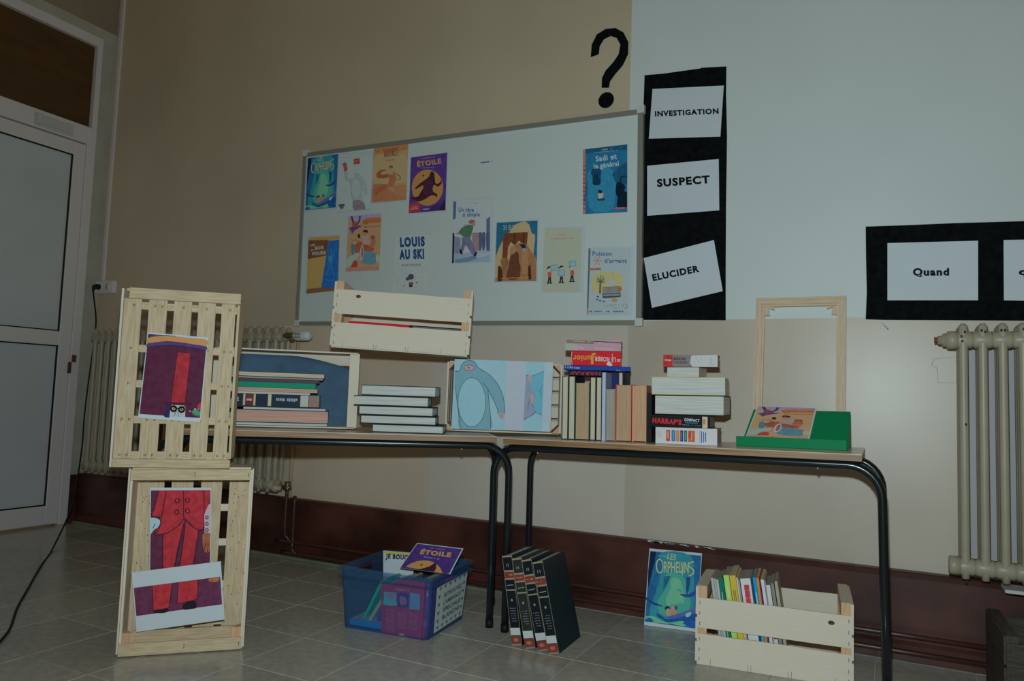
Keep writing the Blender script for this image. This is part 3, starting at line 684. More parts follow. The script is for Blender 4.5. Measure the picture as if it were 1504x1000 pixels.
# 5 children on the drum
def djoula(a):
    """drawn in corners (533,92) (893,64) (868,680) (505,694)"""
    a.pg((178, 146, 106), 533, 92, 893, 64, 868, 680, 505, 694)
    a.pg((124, 116, 140), 533, 92, 893, 64, 890, 130, 533, 150); a.blob((182, 118, 66), 690, 140, 760, 110, 888, 110, 885, 160, 770, 170, 700, 190)
    a.blob((196, 158, 110), 540, 300, 880, 230, 875, 460, 800, 520, 520, 560)
    a.line((60, 44, 96), 22, 566, 92, 590, 180, 580, 230); a.line((60, 44, 96), 18, 660, 90, 650, 150, 600, 210); a.blob((72, 50, 110), 540, 230, 590, 200, 660, 195, 675, 205, 600, 250, 575, 285, 560, 250); a.ell((120, 60, 36), 600, 180, 26, 34)
    a.text((196, 104, 44), 'DJOULA', 690, 140, 888, 112, 50, .05); a.text((176, 70, 40), 'MASQUE', 706, 206, 882, 190, 18, .03)
    a.blob((130, 66, 44), 610, 400, 680, 370, 720, 410, 700, 470, 640, 520, 612, 480); a.blob((140, 120, 110), 700, 290, 750, 290, 770, 380, 740, 420, 690, 400); a.blob((130, 66, 44), 690, 400, 800, 430, 800, 470, 720, 480)
    a.ell((34, 26, 26), 722, 262, 27, 20); a.ell((140, 94, 64), 718, 285, 20, 20); a.ell((40, 30, 30), 650, 310, 14, 24); a.ell((120, 66, 46), 800, 328, 26, 26)
    a.blob((140, 84, 60), 780, 350, 830, 350, 815, 430, 770, 420); a.line((128, 70, 46), 10, 575, 372, 620, 350, 650, 380)
    a.blob((68, 96, 108), 565, 400, 605, 395, 600, 500, 570, 505); a.ell((168, 150, 110), 603, 382, 20, 20)
    a.blob((70, 110, 120), 690, 480, 830, 500, 825, 610, 690, 600); a.pg((70, 110, 124), 690, 478, 838, 500, 826, 612, 680, 588); a.ell((180, 180, 180), 684, 492, 22, 84, .08); a.ell((120, 80, 86), 686, 490, 13, 66, .08)
    a.blob((120, 140, 130), 520, 560, 640, 490, 650, 520, 560, 640, 510, 640); a.blob((176, 60, 48), 560, 650, 600, 575, 640, 600, 620, 660, 565, 685); a.blob((134, 140, 110), 840, 520, 875, 530, 868, 590, 840, 590)
    a.pg((150, 110, 92), 510, 650, 868, 640, 868, 680, 505, 694)
pts = [(533, 92), (893, 64), (868, 680), (505, 694)]
o, a = wprint('sandy cover print with children beside a blue drum, middle left of whiteboard', 440, 305, 7.407, pts, 3.2, (.03, .02, .02, .02), gain=.75)
djoula(a); a.done(o)
# 6 yellow and blue
pts = [(97, 325), (438, 300), (418, 900), (75, 935)]
o, a = wprint('yellow, brown and blue cover print, lower left of the whiteboard', 440, 305, 7.407, pts, 3.3, (.05, .02, .03, .02), (176, 150, 78), gain=.7)
a.pg((88, 58, 38), 95, 356, 320, 350, 298, 520, 90, 562); a.pg((16, 84, 150), 320, 362, 432, 350, 418, 872, 238, 868, 275, 640)
a.pg((96, 70, 44), 78, 885, 240, 868, 420, 870, 418, 900, 75, 935); a.line((120, 108, 60), 5, 120, 330, 270, 340, 430, 320)
for i, (s_, x_, y_, x2, y2, h_) in enumerate((('LES', 120, 396, 168, 392, 24), ('BOIS', 170, 422, 262, 412, 40), ('AU', 122, 456, 160, 452, 16), ('MOURE', 140, 482, 286, 468, 40))): a.text((178, 178, 164), s_, x_, y_, x2, y2, h_, .05)
a.line((60, 120, 150), 5, 340, 440, 350, 540, 330, 620, 300, 720); a.line((60, 120, 150), 5, 380, 450, 360, 560, 350, 650, 380, 740); a.line((60, 120, 150), 5, 290, 780, 340, 800, 370, 780); a.ell((40, 110, 140), 335, 560, 22, 36)
a.line((150, 130, 70), 4, 120, 620, 200, 600, 230, 680, 160, 730, 110, 800); a.line((150, 130, 70), 4, 120, 700, 170, 740, 140, 830, 220, 820)
a.done(o)
# 7 white ski cover
pts = [(1035, 300), (1425, 285), (1400, 950), (1005, 935)]
o, a = wprint('white cover print with bold navy letters and a small skier, behind the top crate', 440, 305, 7.407, pts, 3.1, (.01, .02, .02, .01), (140, 152, 148))
for _ in range(190):
    x = random.uniform(1020, 1405); y = random.uniform(590, 935); a.mb.add([a.P(x, y, 3), a.P(x + 5, y, 3), a.P(x + 4, y + 5, 3), a.P(x, y + 4, 3)], [(0, 1, 2, 3)], inkm((96, 108, 110), 3.1))
a.layer = 3
a.text((22, 56, 96), 'LOUIS', 1092, 322, 1362, 310, 112, .07); a.text((22, 56, 96), 'AU SKI', 1085, 456, 1356, 446, 112, .07); a.text((60, 66, 70), 'GUY DELISLE', 1110, 618, 1322, 608, 22, .01)
a.ell((52, 58, 76), 1215, 752, 32, 32); a.ell((52, 58, 76), 1180, 775, 24, 18); a.ell((170, 166, 160), 1212, 798, 28, 16); a.blob((92, 56, 64), 1195, 815, 1240, 815, 1232, 845, 1200, 845); a.pg((16, 18, 22), 1195, 845, 1232, 845, 1230, 866, 1198, 866); a.line((90, 96, 100), 3, 1175, 862, 1285, 862, smooth=0); a.ell((60, 66, 70), 1278, 816, 9, 8); a.ell((60, 66, 70), 1142, 850, 7, 7)
a.done(o)
# 8 running boy
pts = [(75, 108), (462, 78), (445, 722), (62, 735)]
o, a = wprint('pale cover print of a boy in a green jacket striding through a street', 655, 280, 6.897, pts, 2.9, (.02, .03, .06, .02), (146, 158, 160))
a.pg((50, 84, 116), 75, 110, 106, 110, 100, 280, 72, 300); a.pg((14, 20, 28), 66, 430, 86, 430, 80, 733, 62, 735); a.pg((96, 104, 122), 86, 460, 150, 480, 150, 640, 82, 640)
a.pg((110, 130, 146), 82, 640, 446, 610, 445, 722, 80, 732); a.blob((80, 106, 128), 100, 700, 200, 680, 290, 660, 310, 690, 200, 725, 110, 728); a.blob((150, 166, 174), 300, 640, 440, 625, 440, 650, 330, 680)
a.pg((70, 84, 110), 412, 290, 448, 262, 448, 610, 410, 610); a.pg((120, 100, 100), 270, 430, 345, 430, 345, 610, 270, 610); a.line((150, 80, 70), 8, 262, 432, 350, 430, smooth=0)
for x_ in (352, 385, 425): a.blob((60, 76, 100), x_ - 14, 430, x_ + 14, 430, x_ + 18, 520, x_ + 8, 600, x_ - 12, 600, x_ - 16, 500)
a.blob((58, 92, 72), 175, 370, 230, 345, 280, 360, 268, 420, 250, 478, 180, 462, 140, 440, 120, 442, 150, 395); a.ell((122, 72, 58), 268, 318, 34, 22); a.ell((176, 120, 96), 284, 340, 18, 20); a.line((178, 140, 120), 10, 186, 345, 235, 352, smooth=0); a.ell((168, 110, 90), 122, 438, 12, 12)
a.blob((84, 88, 112), 172, 470, 250, 485, 300, 600, 318, 625, 280, 655, 220, 570, 200, 560, 175, 620, 150, 610, 165, 540); a.blob((26, 26, 34), 142, 595, 170, 610, 168, 648, 148, 635); a.blob((26, 26, 34), 285, 655, 318, 615, 315, 650, 300, 668)
a.text((58, 84, 116), 'Un rêve', 132, 170, 288, 172, 48, .03); a.text((58, 84, 116), 'si simple', 172, 222, 346, 218, 58, .03); a.scrib((100, 110, 116), 235, 128, 330, 122, 8, 9)
a.done(o)
# 9 arch and giants
pts = [(515, 325), (930, 302), (915, 915), (495, 922)]
o, a = wprint('cover print with brown giants before a stone arch under a blue sky', 655, 280, 6.897, pts, 2.8, (.03, .03, .04, .03), (24, 92, 120), gain=.78)
a.blob((176, 156, 112), 500, 700, 560, 540, 640, 430, 700, 350, 800, 312, 850, 360, 870, 430, 905, 460, 890, 640, 912, 700, 912, 910, 500, 915)
a.pg((100, 56, 34), 585, 432, 830, 420, 832, 440, 822, 560, 790, 560, 745, 505, 700, 555, 660, 520, 632, 580, 625, 690, 572, 690); a.pg((76, 42, 26), 690, 425, 705, 425, 700, 550, 688, 545); a.pg((76, 42, 26), 780, 425, 800, 425, 795, 550, 782, 550)
a.blob((138, 98, 62), 690, 560, 760, 530, 830, 560, 860, 620, 900, 660, 915, 760, 910, 910, 520, 915, 560, 840, 600, 760, 650, 700, 650, 600)
a.blob((90, 54, 36), 660, 660, 730, 620, 745, 720, 760, 780, 740, 890, 620, 890, 640, 760); a.blob((72, 42, 28), 530, 780, 560, 770, 580, 860, 570, 910, 530, 910); a.blob((128, 86, 54), 560, 700, 600, 680, 635, 700, 620, 780, 590, 850, 565, 760)
a.blob((150, 112, 72), 660, 570, 700, 560, 715, 600, 690, 640, 650, 630); a.blob((150, 108, 70), 770, 600, 830, 590, 840, 700, 830, 820, 780, 820); a.pg((66, 40, 28), 835, 770, 860, 750, 870, 900, 835, 900)
a.blob((20, 40, 60), 752, 548, 800, 545, 812, 580, 790, 600, 770, 570); a.ell((90, 150, 170), 795, 595, 12, 14); a.line((96, 110, 110), 4, 850, 590, 900, 650, 915, 670, smooth=0)
a.text((150, 150, 124), '21 ELEPHANTS', 582, 352, 852, 340, 48, .02); a.scrib((170, 150, 110), 650, 396, 850, 388, 10, 14); a.scrib((190, 150, 90), 560, 884, 845, 876, 10, 22)
a.done(o)
# 10 cream cover
pts = [(103, 100), (470, 92), (445, 725), (70, 728)]
o, a = wprint('cream cover print with three small figures lifting blue boxes', 785, 320, 6.658, pts, 2.7, (.01, .02, .09, .01), (142, 150, 132))
a.scrib((168, 120, 110), 238, 158, 305, 154, 16, 6); a.text((168, 116, 104), 'la planète qui rêvait', 162, 194, 382, 186, 26, .01); a.scrib((150, 150, 134), 215, 232, 318, 230, 10, 10)
for cx, cy, bx, by in ((150, 545, 195, 488), (268, 540, 268, 540), (372, 530, 378, 450)):
    a.line((30, 38, 42), 14, cx - 4, cy + 30, cx - 14, cy + 90, smooth=0); a.line((30, 38, 42), 14, cx + 6, cy + 30, cx + 10, cy + 90, smooth=0); a.blob((176, 82, 64), cx - 16, cy - 12, cx + 16, cy - 12, cx + 14, cy + 32, cx - 14, cy + 32)
    a.line((176, 82, 64), 7, cx, cy, bx - 14, by + 24, smooth=0); a.ell((146, 150, 136), cx - 6 , cy - 36, 16, 18); a.blob((30, 38, 40), cx - 30, cy - 40, cx - 8, cy - 72, cx + 24, cy - 62, cx, cy - 55)
    a.blob((112, 150, 158), bx - 32, by - 24, bx + 32, by - 28, bx + 30, by + 24, bx - 28, by + 26); a.line((60, 90, 100), 4, bx - 32, by - 24, bx + 32, by - 28, bx + 30, by + 24, bx - 28, by + 26, smooth=0, closed=True); a.ell((36, 40, 44), cx - 14, cy + 94, 16, 6); a.ell((36, 40, 44), cx + 14, cy + 94, 14, 6)
a.done(o)
# 11 blue cover
pts = [(98, 128), (664, 62), (664, 925), (97, 952)]
o, a = wprint('deep blue cover print with a red edge, top right of the whiteboard', 845, 205, 8.694, pts, 2.6, (.005, .01, .03, .01), (18, 98, 134), gain=.85)
a.pg((156, 100, 92), 98, 128, 132, 124, 128, 950, 97, 952)
for i in range(11): a.pg((140, 54, 50), 98, 330 + i*54, 130, 330 + i*54, 130, 350 + i*54, 98, 350 + i*54)
a.pg((22, 76, 104), 132, 124, 664, 62, 664, 130, 132, 175); a.blob((30, 116, 150), 180, 400, 420, 360, 640, 560, 520, 700, 470, 900, 200, 900, 160, 600); a.blob((20, 74, 108), 490, 420, 664, 300, 664, 560, 540, 560, 500, 500)
a.blob((8, 30, 46), 530, 560, 560, 545, 600, 560, 640, 600, 630, 660, 664, 690, 664, 870, 540, 860, 545, 740, 520, 680); a.line((8, 30, 46), 14, 590, 560, 580, 500, 630, 468, 664, 490)
a.blob((14, 62, 94), 210, 395, 260, 360, 335, 395, 330, 470, 322, 575, 232, 578, 225, 480, 205, 440); a.ell((8, 42, 66), 270, 470, 26, 30); a.blob((10, 46, 72), 240, 510, 315, 500, 318, 570, 238, 575)
a.blob((10, 40, 62), 300, 650, 340, 650, 350, 690, 310, 700); a.blob((178, 170, 140), 302, 690, 340, 690, 365, 680, 355, 740, 325, 768, 305, 750); a.blob((12, 60, 90), 290, 760, 380, 755, 375, 780, 300, 782)
c = (150, 176, 180)
a.text(c, 'Sadi et', 262, 214, 528, 180, 72, .03); a.text(c, 'le général', 238, 312, 556, 272, 88, .03); a.scrib((110, 150, 160), 330, 128, 470, 110, 16, 9); a.scrib((90, 140, 156), 250, 166, 555, 134, 12, 22)
a.pg((176, 64, 52), 495, 872, 664, 864, 664, 886, 495, 892); a.scrib((206, 150, 140), 520, 872, 630, 868, 14, 8); a.line((8, 60, 86), 8, 160, 560, 130, 700, 125, 800)
a.done(o)
# 12 Poisson d'argent
pts = [(530, 298), (945, 296), (915, 942), (512, 942)]
o, a = wprint('white cover print with a palm tree and sofa, bottom right of the whiteboard', 785, 320, 6.658, pts, 2.6, (.01, .03, .10, .02), (142, 158, 160))
a.pg((64, 90, 96), 530, 298, 548, 298, 528, 885, 512, 885); a.pg((168, 86, 72), 528, 494, 655, 490, 652, 510, 526, 514); a.pg((160, 98, 66), 512, 885, 526, 882, 528, 935, 512, 938); a.line((90, 110, 112), 5, 512, 942, 912, 944, smooth=0)
a.blob((160, 158, 104), 560, 620, 600, 545, 720, 525, 850, 550, 862, 640, 850, 720, 700, 730, 580, 722); a.ell((150, 156, 150), 750, 640, 42, 36); a.line((120, 126, 110), 3, 650, 520, 645, 660, smooth=0); a.line((120, 126, 110), 3, 770, 520, 770, 590, smooth=0); a.line((150, 130, 110), 3, 610, 600, 608, 700, smooth=0)
a.pg((106, 124, 122), 665, 680, 840, 670, 845, 735, 668, 745); a.pg((60, 72, 76), 665, 745, 845, 735, 842, 775, 672, 788); a.pg((120, 134, 136), 672, 752, 838, 746, 836, 760, 672, 766); a.line((60, 60, 60), 4, 665, 680, 840, 670, 845, 770, smooth=0)
a.line((120, 70, 48), 18, 645, 740, 648, 640); 
for dx_, dy_ in ((-38, -40), (-28, -62), (0, -74), (28, -64), (44, -44), (46, -8), (-40, -12)): a.line((70, 84, 62), 7, 652, 635, 652 + dx_, 635 + dy_, smooth=0)
a.ell((150, 98, 62), 725, 700, 14, 26); a.ell((168, 84, 62), 835, 695, 22, 26); a.blob((150, 128, 76), 760, 800, 790, 785, 815, 800, 800, 822, 770, 820)
for x_, y_ in ((625, 772), (648, 812), (684, 818), (618, 800)): a.ell((60, 76, 86), x_, y_, 12, 7)
for k_ in range(6): a.line((170, 122, 104), 9, 622, 420, 622 + 48*math.cos(k_*1.05), 420 + 48*math.sin(k_*1.05), smooth=0)
a.text((64, 92, 124), 'Poisson', 572, 328, 762, 328, 46, .02); a.text((64, 92, 124), "d'argent", 690, 398, 908, 398, 58, .02)
a.scrib((96, 110, 122), 742, 848, 840, 846, 6, 10); a.scrib((96, 110, 122), 692, 860, 792, 858, 6, 10); a.scrib((96, 110, 122), 770, 880, 812, 879, 6, 5); a.line((80, 92, 100), 4, 866, 868, 882, 844, 908, 852, 908, 876, 880, 884)
a.scrib((70, 90, 120), 535, 910, 670, 910, 14, 7); a.scrib((70, 90, 120), 705, 910, 745, 910, 14, 2); a.scrib((70, 90, 120), 780, 910, 905, 910, 14, 5)
a.done(o)

# ------------------------------------------------------------------ black banners, word sheets, question mark
M_fab = mat('black_felt', (.0075, .0085, .009), .95, .05, .3, 40, bump=.2)
def banner(label, pts, Y=-.004):
    q = [at(x, y, 'y', 0) for x, y in pts]; cx = sum(p.x for p in q) / len(q); zb = min(p.z for p in q)
    o = MB().prism([(p.x - cx, p.z - zb) for p in q], Y, -.0005, 'y').build('felt_banner', M_fab, None, T(cx, 0, zb)); return tag(o, label, 'banner')
banner('tall narrow black felt banner beside the whiteboard', [(947, 111), (975, 108.5), (1000, 105), (1029, 101), (1030, 100), (1067, 98), (1066.5, 140), (1068, 200), (1066.5, 300), (1066, 400), (1066, 470.5), (1000, 470), (941, 470), (942, 400), (946, 280), (944, 200)])
banner('wide black felt banner above the right radiator', [(1271.5, 333), (1330, 331), (1400, 328), (1504, 325), (1600, 322), (1600, 474), (1504, 471), (1400, 470.5), (1300, 470), (1271.5, 469), (1273, 430), (1272, 380)])
def word(label, pts, word_, box, bold, Y=-.0052, col=(14, 16, 18)):
    q = [at(x, y, 'y', Y) for x, y in pts]
    o = sheet('word_sheet', label, 'sheet of paper', q, 'word sheets on the black banners'); a = Art(q, pts, 2.4)
    a.text(col, word_, *box, bold); a.done(o)
word('white sheet with the word INVESTIGATION, top of the tall black banner', [(958.3, 130.7), (1063, 125.6), (1058, 200.5), (953, 203.6)], 'INVESTIGATION', (962, 163.2, 1055.5, 158.9, 8.4), .05)
word('white sheet with the word SUSPECT, middle of the tall black banner', [(950.6, 243.5), (1055.6, 233.5), (1056.4, 308.8), (950.6, 316.8)], 'SUSPECT', (965, 263.0, 1042.5, 257.2, 12.2), .05)
word('tilted white sheet with the word ELUCIDER, bottom of the tall black banner', [(945.5, 379), (1048.5, 352.5), (1061.5, 427.5), (957.5, 452)], 'ELUCIDER', (957.5, 403.0, 1026.5, 389.0, 10.5), .05)
word('white sheet with the word Quand on the wide black banner', [(1303.5, 357), (1436.5, 353.5), (1436.5, 441), (1303.5, 441)], 'Quand', (1342, 393.8, 1395.5, 393.4, 13.5), .05)
word('white sheet cut off by the right picture edge, on the wide black banner', [(1474, 352.5), (1606, 350), (1606, 443), (1474.5, 441)], 'qui', (1497, 394, 1530, 394, 13.5), .05)
# question mark
qm = [(868, 84), (869.5, 66), (877, 51), (890, 43), (904, 41.5), (916, 48), (923, 62), (922.5, 80), (915, 96), (903, 110), (896, 120), (894.5, 129), (884, 129), (884.5, 115), (890, 104), (901, 92), (909, 80), (911.5, 66), (906, 56), (897, 53), (887, 58), (881, 68), (879.5, 80)]
q = [at(x, y, 'y', 0) for x, y in qm]; o0 = Vector((q[12].x, 0, 2.19))
mb = MB().prism([(p.x - o0.x, p.z - o0.z) for p in q], -.004, -.0005, 'y')
dc = at(890.5, 147.3, 'y', 0); rd = .0365
mb.prism([(dc.x - o0.x + rd*math.cos(t), dc.z - o0.z + rd*math.sin(t)) for t in [2*math.pi*i/20 for i in range(20)]], -.004, -.0005, 'y')
tag(mb.build('question_mark_cutout', M_fab, None, T(*o0)), 'big black question mark cut from felt above the whiteboard corner', 'wall decoration')

# ------------------------------------------------------------------ prints on and in the crates at the left
def fquad(F, pts, off, ox=0, oy=0, sc=1.):
    out = []
    for x, y in pts:
        s_, z_ = F.hit(ox + x / sc, oy + y / sc, off); out.append(F.P(s_, off, z_))
    return out
pts = [(182, 52), (773, 105), (695, 935), (85, 890)]
q = fquad(FB, pts, -.0072, 190, 480, 6.669); o = sheet('picture_print', 'purple print of a tall red hat taped to the upper tray', 'picture', q)
a = Art(q, pts, 2.6)
a.pg((84, 34, 60), 187, 68, 760, 128, 690, 893, 100, 853); a.pg((62, 44, 92), 187, 68, 330, 82, 180, 110); a.blob((196, 140, 82), 180, 105, 330, 82, 560, 105, 760, 128, 752, 190, 560, 160, 360, 140, 178, 160)
a.line((30, 22, 40), 5, 182, 104, 330, 84, 450, 92); a.blob((78, 56, 116), 178, 165, 360, 145, 560, 165, 752, 192, 748, 230, 560, 195, 380, 180, 176, 200); a.line((34, 24, 56), 5, 176, 202, 380, 182, 560, 197, 746, 232)
a.pg((160, 34, 46), 470, 250, 600, 262, 545, 745, 405, 738); a.line((60, 20, 34), 5, 405, 738, 470, 248, 600, 262, 560, 600, 545, 745, smooth=0); a.line((90, 20, 34), 3, 470, 470, 440, 600, 425, 730)
a.blob((80, 24, 40), 330, 735, 400, 738, 545, 745, 605, 750, 600, 765, 500, 760, 400, 758, 335, 748); a.blob((54, 36, 84), 360, 765, 405, 762, 400, 878, 335, 872)
a.pg((160, 174, 182), 405, 765, 548, 772, 545, 885, 390, 880); a.ell((20, 18, 22), 432, 802, 36, 34); a.ell((20, 18, 22), 510, 810, 36, 34); a.ell((184, 150, 72), 432, 800, 18, 15); a.ell((184, 150, 72), 510, 808, 18, 15); a.ell((20, 18, 22), 434, 800, 7, 6); a.ell((20, 18, 22), 511, 808, 7, 6)
a.line((40, 40, 60), 5, 460, 820, 436, 872, smooth=0); a.line((40, 40, 60), 4, 475, 820, 478, 880, smooth=0); a.line((20, 18, 22), 10, 395, 768, 480, 800, 548, 776)
a.blob((70, 138, 100), 612, 840, 640, 808, 690, 830, 690, 872, 640, 868); a.ell((110, 160, 130), 595, 826, 10, 8); a.ell((150, 170, 150), 645, 806, 10, 9); a.ell((150, 170, 150), 680, 802, 10, 9); a.blob((190, 36, 50), 665, 790, 700, 735, 698, 800); a.line((30, 50, 40), 4, 612, 840, 650, 865, 690, 868)
a.done(o)
pts = [(132, 70), (524, 70), (520, 600), (128, 600)]
fA = .055
q = fquad(FA, pts, fA, 190, 700, 4.348); o = sheet('picture_print', 'print of a red coat and trousers taped inside the lower tray', 'picture', q)
a = Art(q, pts, 2.5)
a.pg((84, 38, 62), 138, 88, 518, 86, 515, 600, 132, 600)
R_ = (160, 34, 46); D_ = (50, 20, 32)
a.pg(R_, 185, 88, 518, 86, 505, 180, 478, 240, 472, 336, 440, 338, 350, 262, 320, 305, 240, 360, 165, 370, 200, 250, 142, 252, 160, 200)
a.pg(R_, 212, 368, 350, 262, 345, 300, 300, 470, 280, 600, 212, 600); a.pg(R_, 355, 285, 442, 338, 420, 470, 405, 600, 315, 600, 340, 430)
a.line(D_, 5, 185, 90, 160, 200, 142, 252, 198, 265); a.line(D_, 5, 232, 90, 215, 200, 190, 330, 165, 370, 240, 360, 320, 305, 348, 262); a.line(D_, 5, 345, 88, 345, 262, smooth=0); a.line(D_, 5, 475, 90, 476, 200, 470, 336, 400, 320, 350, 262); a.line(D_, 5, 212, 368, 212, 600); a.line(D_, 5, 345, 300, 318, 430, 285, 590); a.line(D_, 5, 357, 285, 340, 430, 318, 580); a.line(D_, 5, 442, 338, 428, 430, 408, 560)
for x_, y_ in ((304, 152), (370, 150), (300, 226), (370, 218)): a.ell(D_, x_, y_, 17, 16, n=12); a.ell((170, 34, 44), x_, y_, 11, 10, n=10)
a.blob((160, 190, 200), 140, 262, 195, 275, 188, 320, 150, 350, 134, 365, 134, 300); a.line(D_, 4, 142, 255, 195, 275, 188, 320, 150, 345); a.line(D_, 4, 150, 330, 165, 300)
a.pg((196, 168, 180), 505, 180, 518, 170, 516, 362, 480, 362, 478, 240)
for y_ in (260, 300, 340): a.ell((60, 50, 70), 495, y_, 12, 12, n=10); a.ell((196, 168, 180), 495, y_, 6, 6, n=8)
a.blob((150, 84, 50), 470, 365, 512, 365, 514, 470, 490, 482, 476, 470, 468, 430); a.line(D_, 4, 476, 470, 490, 420); a.line(D_, 4, 498, 478, 505, 425)
a.done(o)
q2 = fquad(FA, [(128, 66), (524, 64), (524, 88), (129, 90)], fA - .001, 190, 700, 4.348)
pts = [(14, 612), (584, 540), (608, 912), (45, 992)]
q = fquad(FA, pts, .035, 190, 700, 4.348); o = sheet('picture_print', 'tilted white sheet printed with red trouser legs across the lower tray', 'picture', q)
a = Art(q, pts, 2.4)
a.pg((88, 42, 70), 28, 710, 580, 638, 592, 815, 44, 890)
a.pg(R_, 142, 695, 272, 680, 250, 835, 150, 862); a.pg(R_, 305, 676, 435, 658, 432, 780, 385, 795, 300, 812)
a.line(D_, 5, 142, 697, 150, 862, 250, 835, 270, 682, smooth=0); a.line(D_, 5, 307, 676, 300, 812, 385, 795, 432, 780, 435, 660, smooth=0)
a.blob((34, 28, 34), 150, 865, 170, 850, 240, 842, 242, 862, 200, 872); a.blob((34, 28, 34), 340, 815, 410, 792, 425, 835, 390, 845, 340, 848)
a.blob((150, 96, 50), 505, 652, 560, 642, 575, 642, 570, 665, 540, 672, 512, 670); a.line(D_, 4, 520, 660, 530, 670)
a.done(o)
tp = fquad(FA, [(228, 576), (285, 572), (285, 584), (228, 587)], .0343, 190, 700, 4.348)

# picture in front of crate F
pts = [(108, 60), (1313, 100), (1277, 950), (65, 912)]
q = fquad(FF_, pts, -.012, 655, 520, 8.333)
o = sheet('picture_print', 'pale blue picture of a furry figure leaning on the crate in the middle', 'picture', q)
a = Art(q, pts, 2.35)
a.pg((128, 166, 176), 108, 60, 750, 80, 716, 932, 66, 912)
a.pg((150, 160, 172), 750, 80, 985, 88, 945, 940, 716, 932); a.pg((124, 168, 178), 985, 88, 1208, 96, 1172, 946, 945, 940); a.pg((152, 170, 178), 1208, 96, 1313, 100, 1277, 950, 1172, 946)
Bl = (96, 142, 154); dk = (40, 58, 70)
a.blob(Bl, 112, 215, 165, 205, 195, 130, 250, 85, 340, 88, 390, 160, 450, 200, 540, 260, 640, 380, 705, 540, 722, 720, 650, 730, 620, 640, 540, 500, 520, 470, 540, 700, 548, 920, 185, 915, 150, 700, 112, 400)
a.ell((122, 164, 174), 318, 590, 170, 300, -.03, 28); a.line(dk, 5, *[c for t in range(24) for c in (318 + 170*math.cos(t*math.pi/12), 590 + 300*math.sin(t*math.pi/12))], closed=True)
a.line(dk, 6, 112, 212, 165, 205, 195, 130, 250, 85, 340, 88, 390, 160, 450, 200, 540, 260, 640, 380, 705, 540, 722, 720); a.line(dk, 6, 455, 350, 520, 440, 590, 580, 625, 660, 640, 720); a.line(dk, 6, 515, 440, 530, 600, 545, 750, 548, 915); a.line(dk, 6, 112, 390, 140, 600, 155, 720, 180, 915)
a.ell((186, 150, 150), 284, 168, 64, 34); a.line((70, 40, 50), 5, *[c for t in range(16) for c in (284 + 64*math.cos(t*math.pi/8), 168 + 34*math.sin(t*math.pi/8))], closed=True); a.ell((90, 40, 50), 278, 168, 12, 10)
a.blob((190, 150, 146), 632, 715, 715, 735, 718, 775, 690, 795, 665, 780, 655, 745); a.line(dk, 4, 632, 712, 655, 745, 668, 785); a.line(dk, 4, 685, 740, 688, 790)
a.pg((122, 132, 152), 980, 258, 1022, 262, 1085, 500, 1070, 640, 1092, 720, 950, 806); a.line(dk, 6, 980, 258, 1022, 290, 1080, 500, 1060, 610, 1092, 715, 950, 806); a.line(dk, 4, 1040, 500, 1010, 620, 1000, 700)
a.pg((86, 152, 168), 1045, 272, 1130, 240, 1200, 212, 1175, 745, 1100, 705, 1070, 640, 1080, 500, 1025, 340); a.line(dk, 5, 1045, 272, 1130, 240, 1198, 212); a.line(dk, 5, 1095, 705, 1130, 728, 1175, 745); a.line(dk, 4, 1190, 380, 1150, 450, 1175, 522)
a.blob((186, 150, 140), 1005, 260, 1045, 265, 1035, 335, 1010, 310); a.blob((186, 150, 140), 1030, 500, 1072, 500, 1075, 560, 1062, 612, 1040, 570)
a.done(o)

# ------------------------------------------------------------------ books
M_pg = mat('cream_page_edges', alb((150, 146, 122), 2.5), .75, .1, 0, 3, (1, 1, 1), .0)
def pages(name, c, k=2.3, ax=0):
    st = [(60, 1, 1), (1, 1, 1)][0]
    k *= .84; return mat(name, alb(c, k), .8, .1, 0, 9, (26, .6, .6), .1, col2=tuple(x * .80 for x in alb(c, k)))
PG = {'cream': pages('cream_pages', (164, 162, 138)), 'tan': pages('tan_pages', (150, 132, 104)), 'white': pages('white_pages', (160, 168, 162)), 'pink': pages('peach_pages', (164, 136, 106)), 'grey': pages('grey_pages', (132, 132, 122)), 'rose': pages('rose_pages', (170, 140, 124))}
def book(label, M, Tk, D, H, cover, pg='cream', group=None, hard=.003, name='book', spine=None, cat='book', curved=False, art=None, covlab=None):
    """local: x = thickness, spine on y = 0 facing -y, z = height"""
    root = empty(name, M, label, cat, group); b = .003 if hard > .002 else .0002; cov = cover
    mb = MB().box(0, hard, 0, D, 0, H).box(Tk - hard, Tk, 0, D, 0, H)
    if curved:
        poly = [(Tk/2 + (Tk/2)*math.cos(t), -.005*math.sin(t)) for t in [math.pi*i/8 for i in range(9)]] + [(hard, .003), (Tk - hard, .003)]
        mb.prism(poly, 0, H, 'z')
    else: mb.box(0, Tk, -hard, 0.0, 0, H)
    cvo = mb.build('cover', cov, root); root_cov = cvo
    mb = MB().box(hard, Tk - hard, .001, D - b, b, H - b); mb.build('page_block', PG[pg] if isinstance(pg, str) else pg, root)
    if spine:
        q = [root.matrix_world @ Vector(p) for p in ((0, -hard - .0002, H), (Tk, -hard - .0002, H), (Tk, -hard - .0002, 0), (0, -hard - .0002, 0))]
        if curved: q = [root.matrix_world @ Vector(p) for p in ((0.004, -.0055, H), (Tk - .004, -.0055, H), (Tk - .004, -.0055, 0), (0.004, -.0055, 0))]
        a = Art(q, None, 2.4, .0003); spine(a, H / Tk); a.done(root, 'spine_print', cvo)
    return root
def cm(n, c, k=2.5, rough=.4): return mat(n, alb(c, k), max(rough, .5), .10, .03, 20)

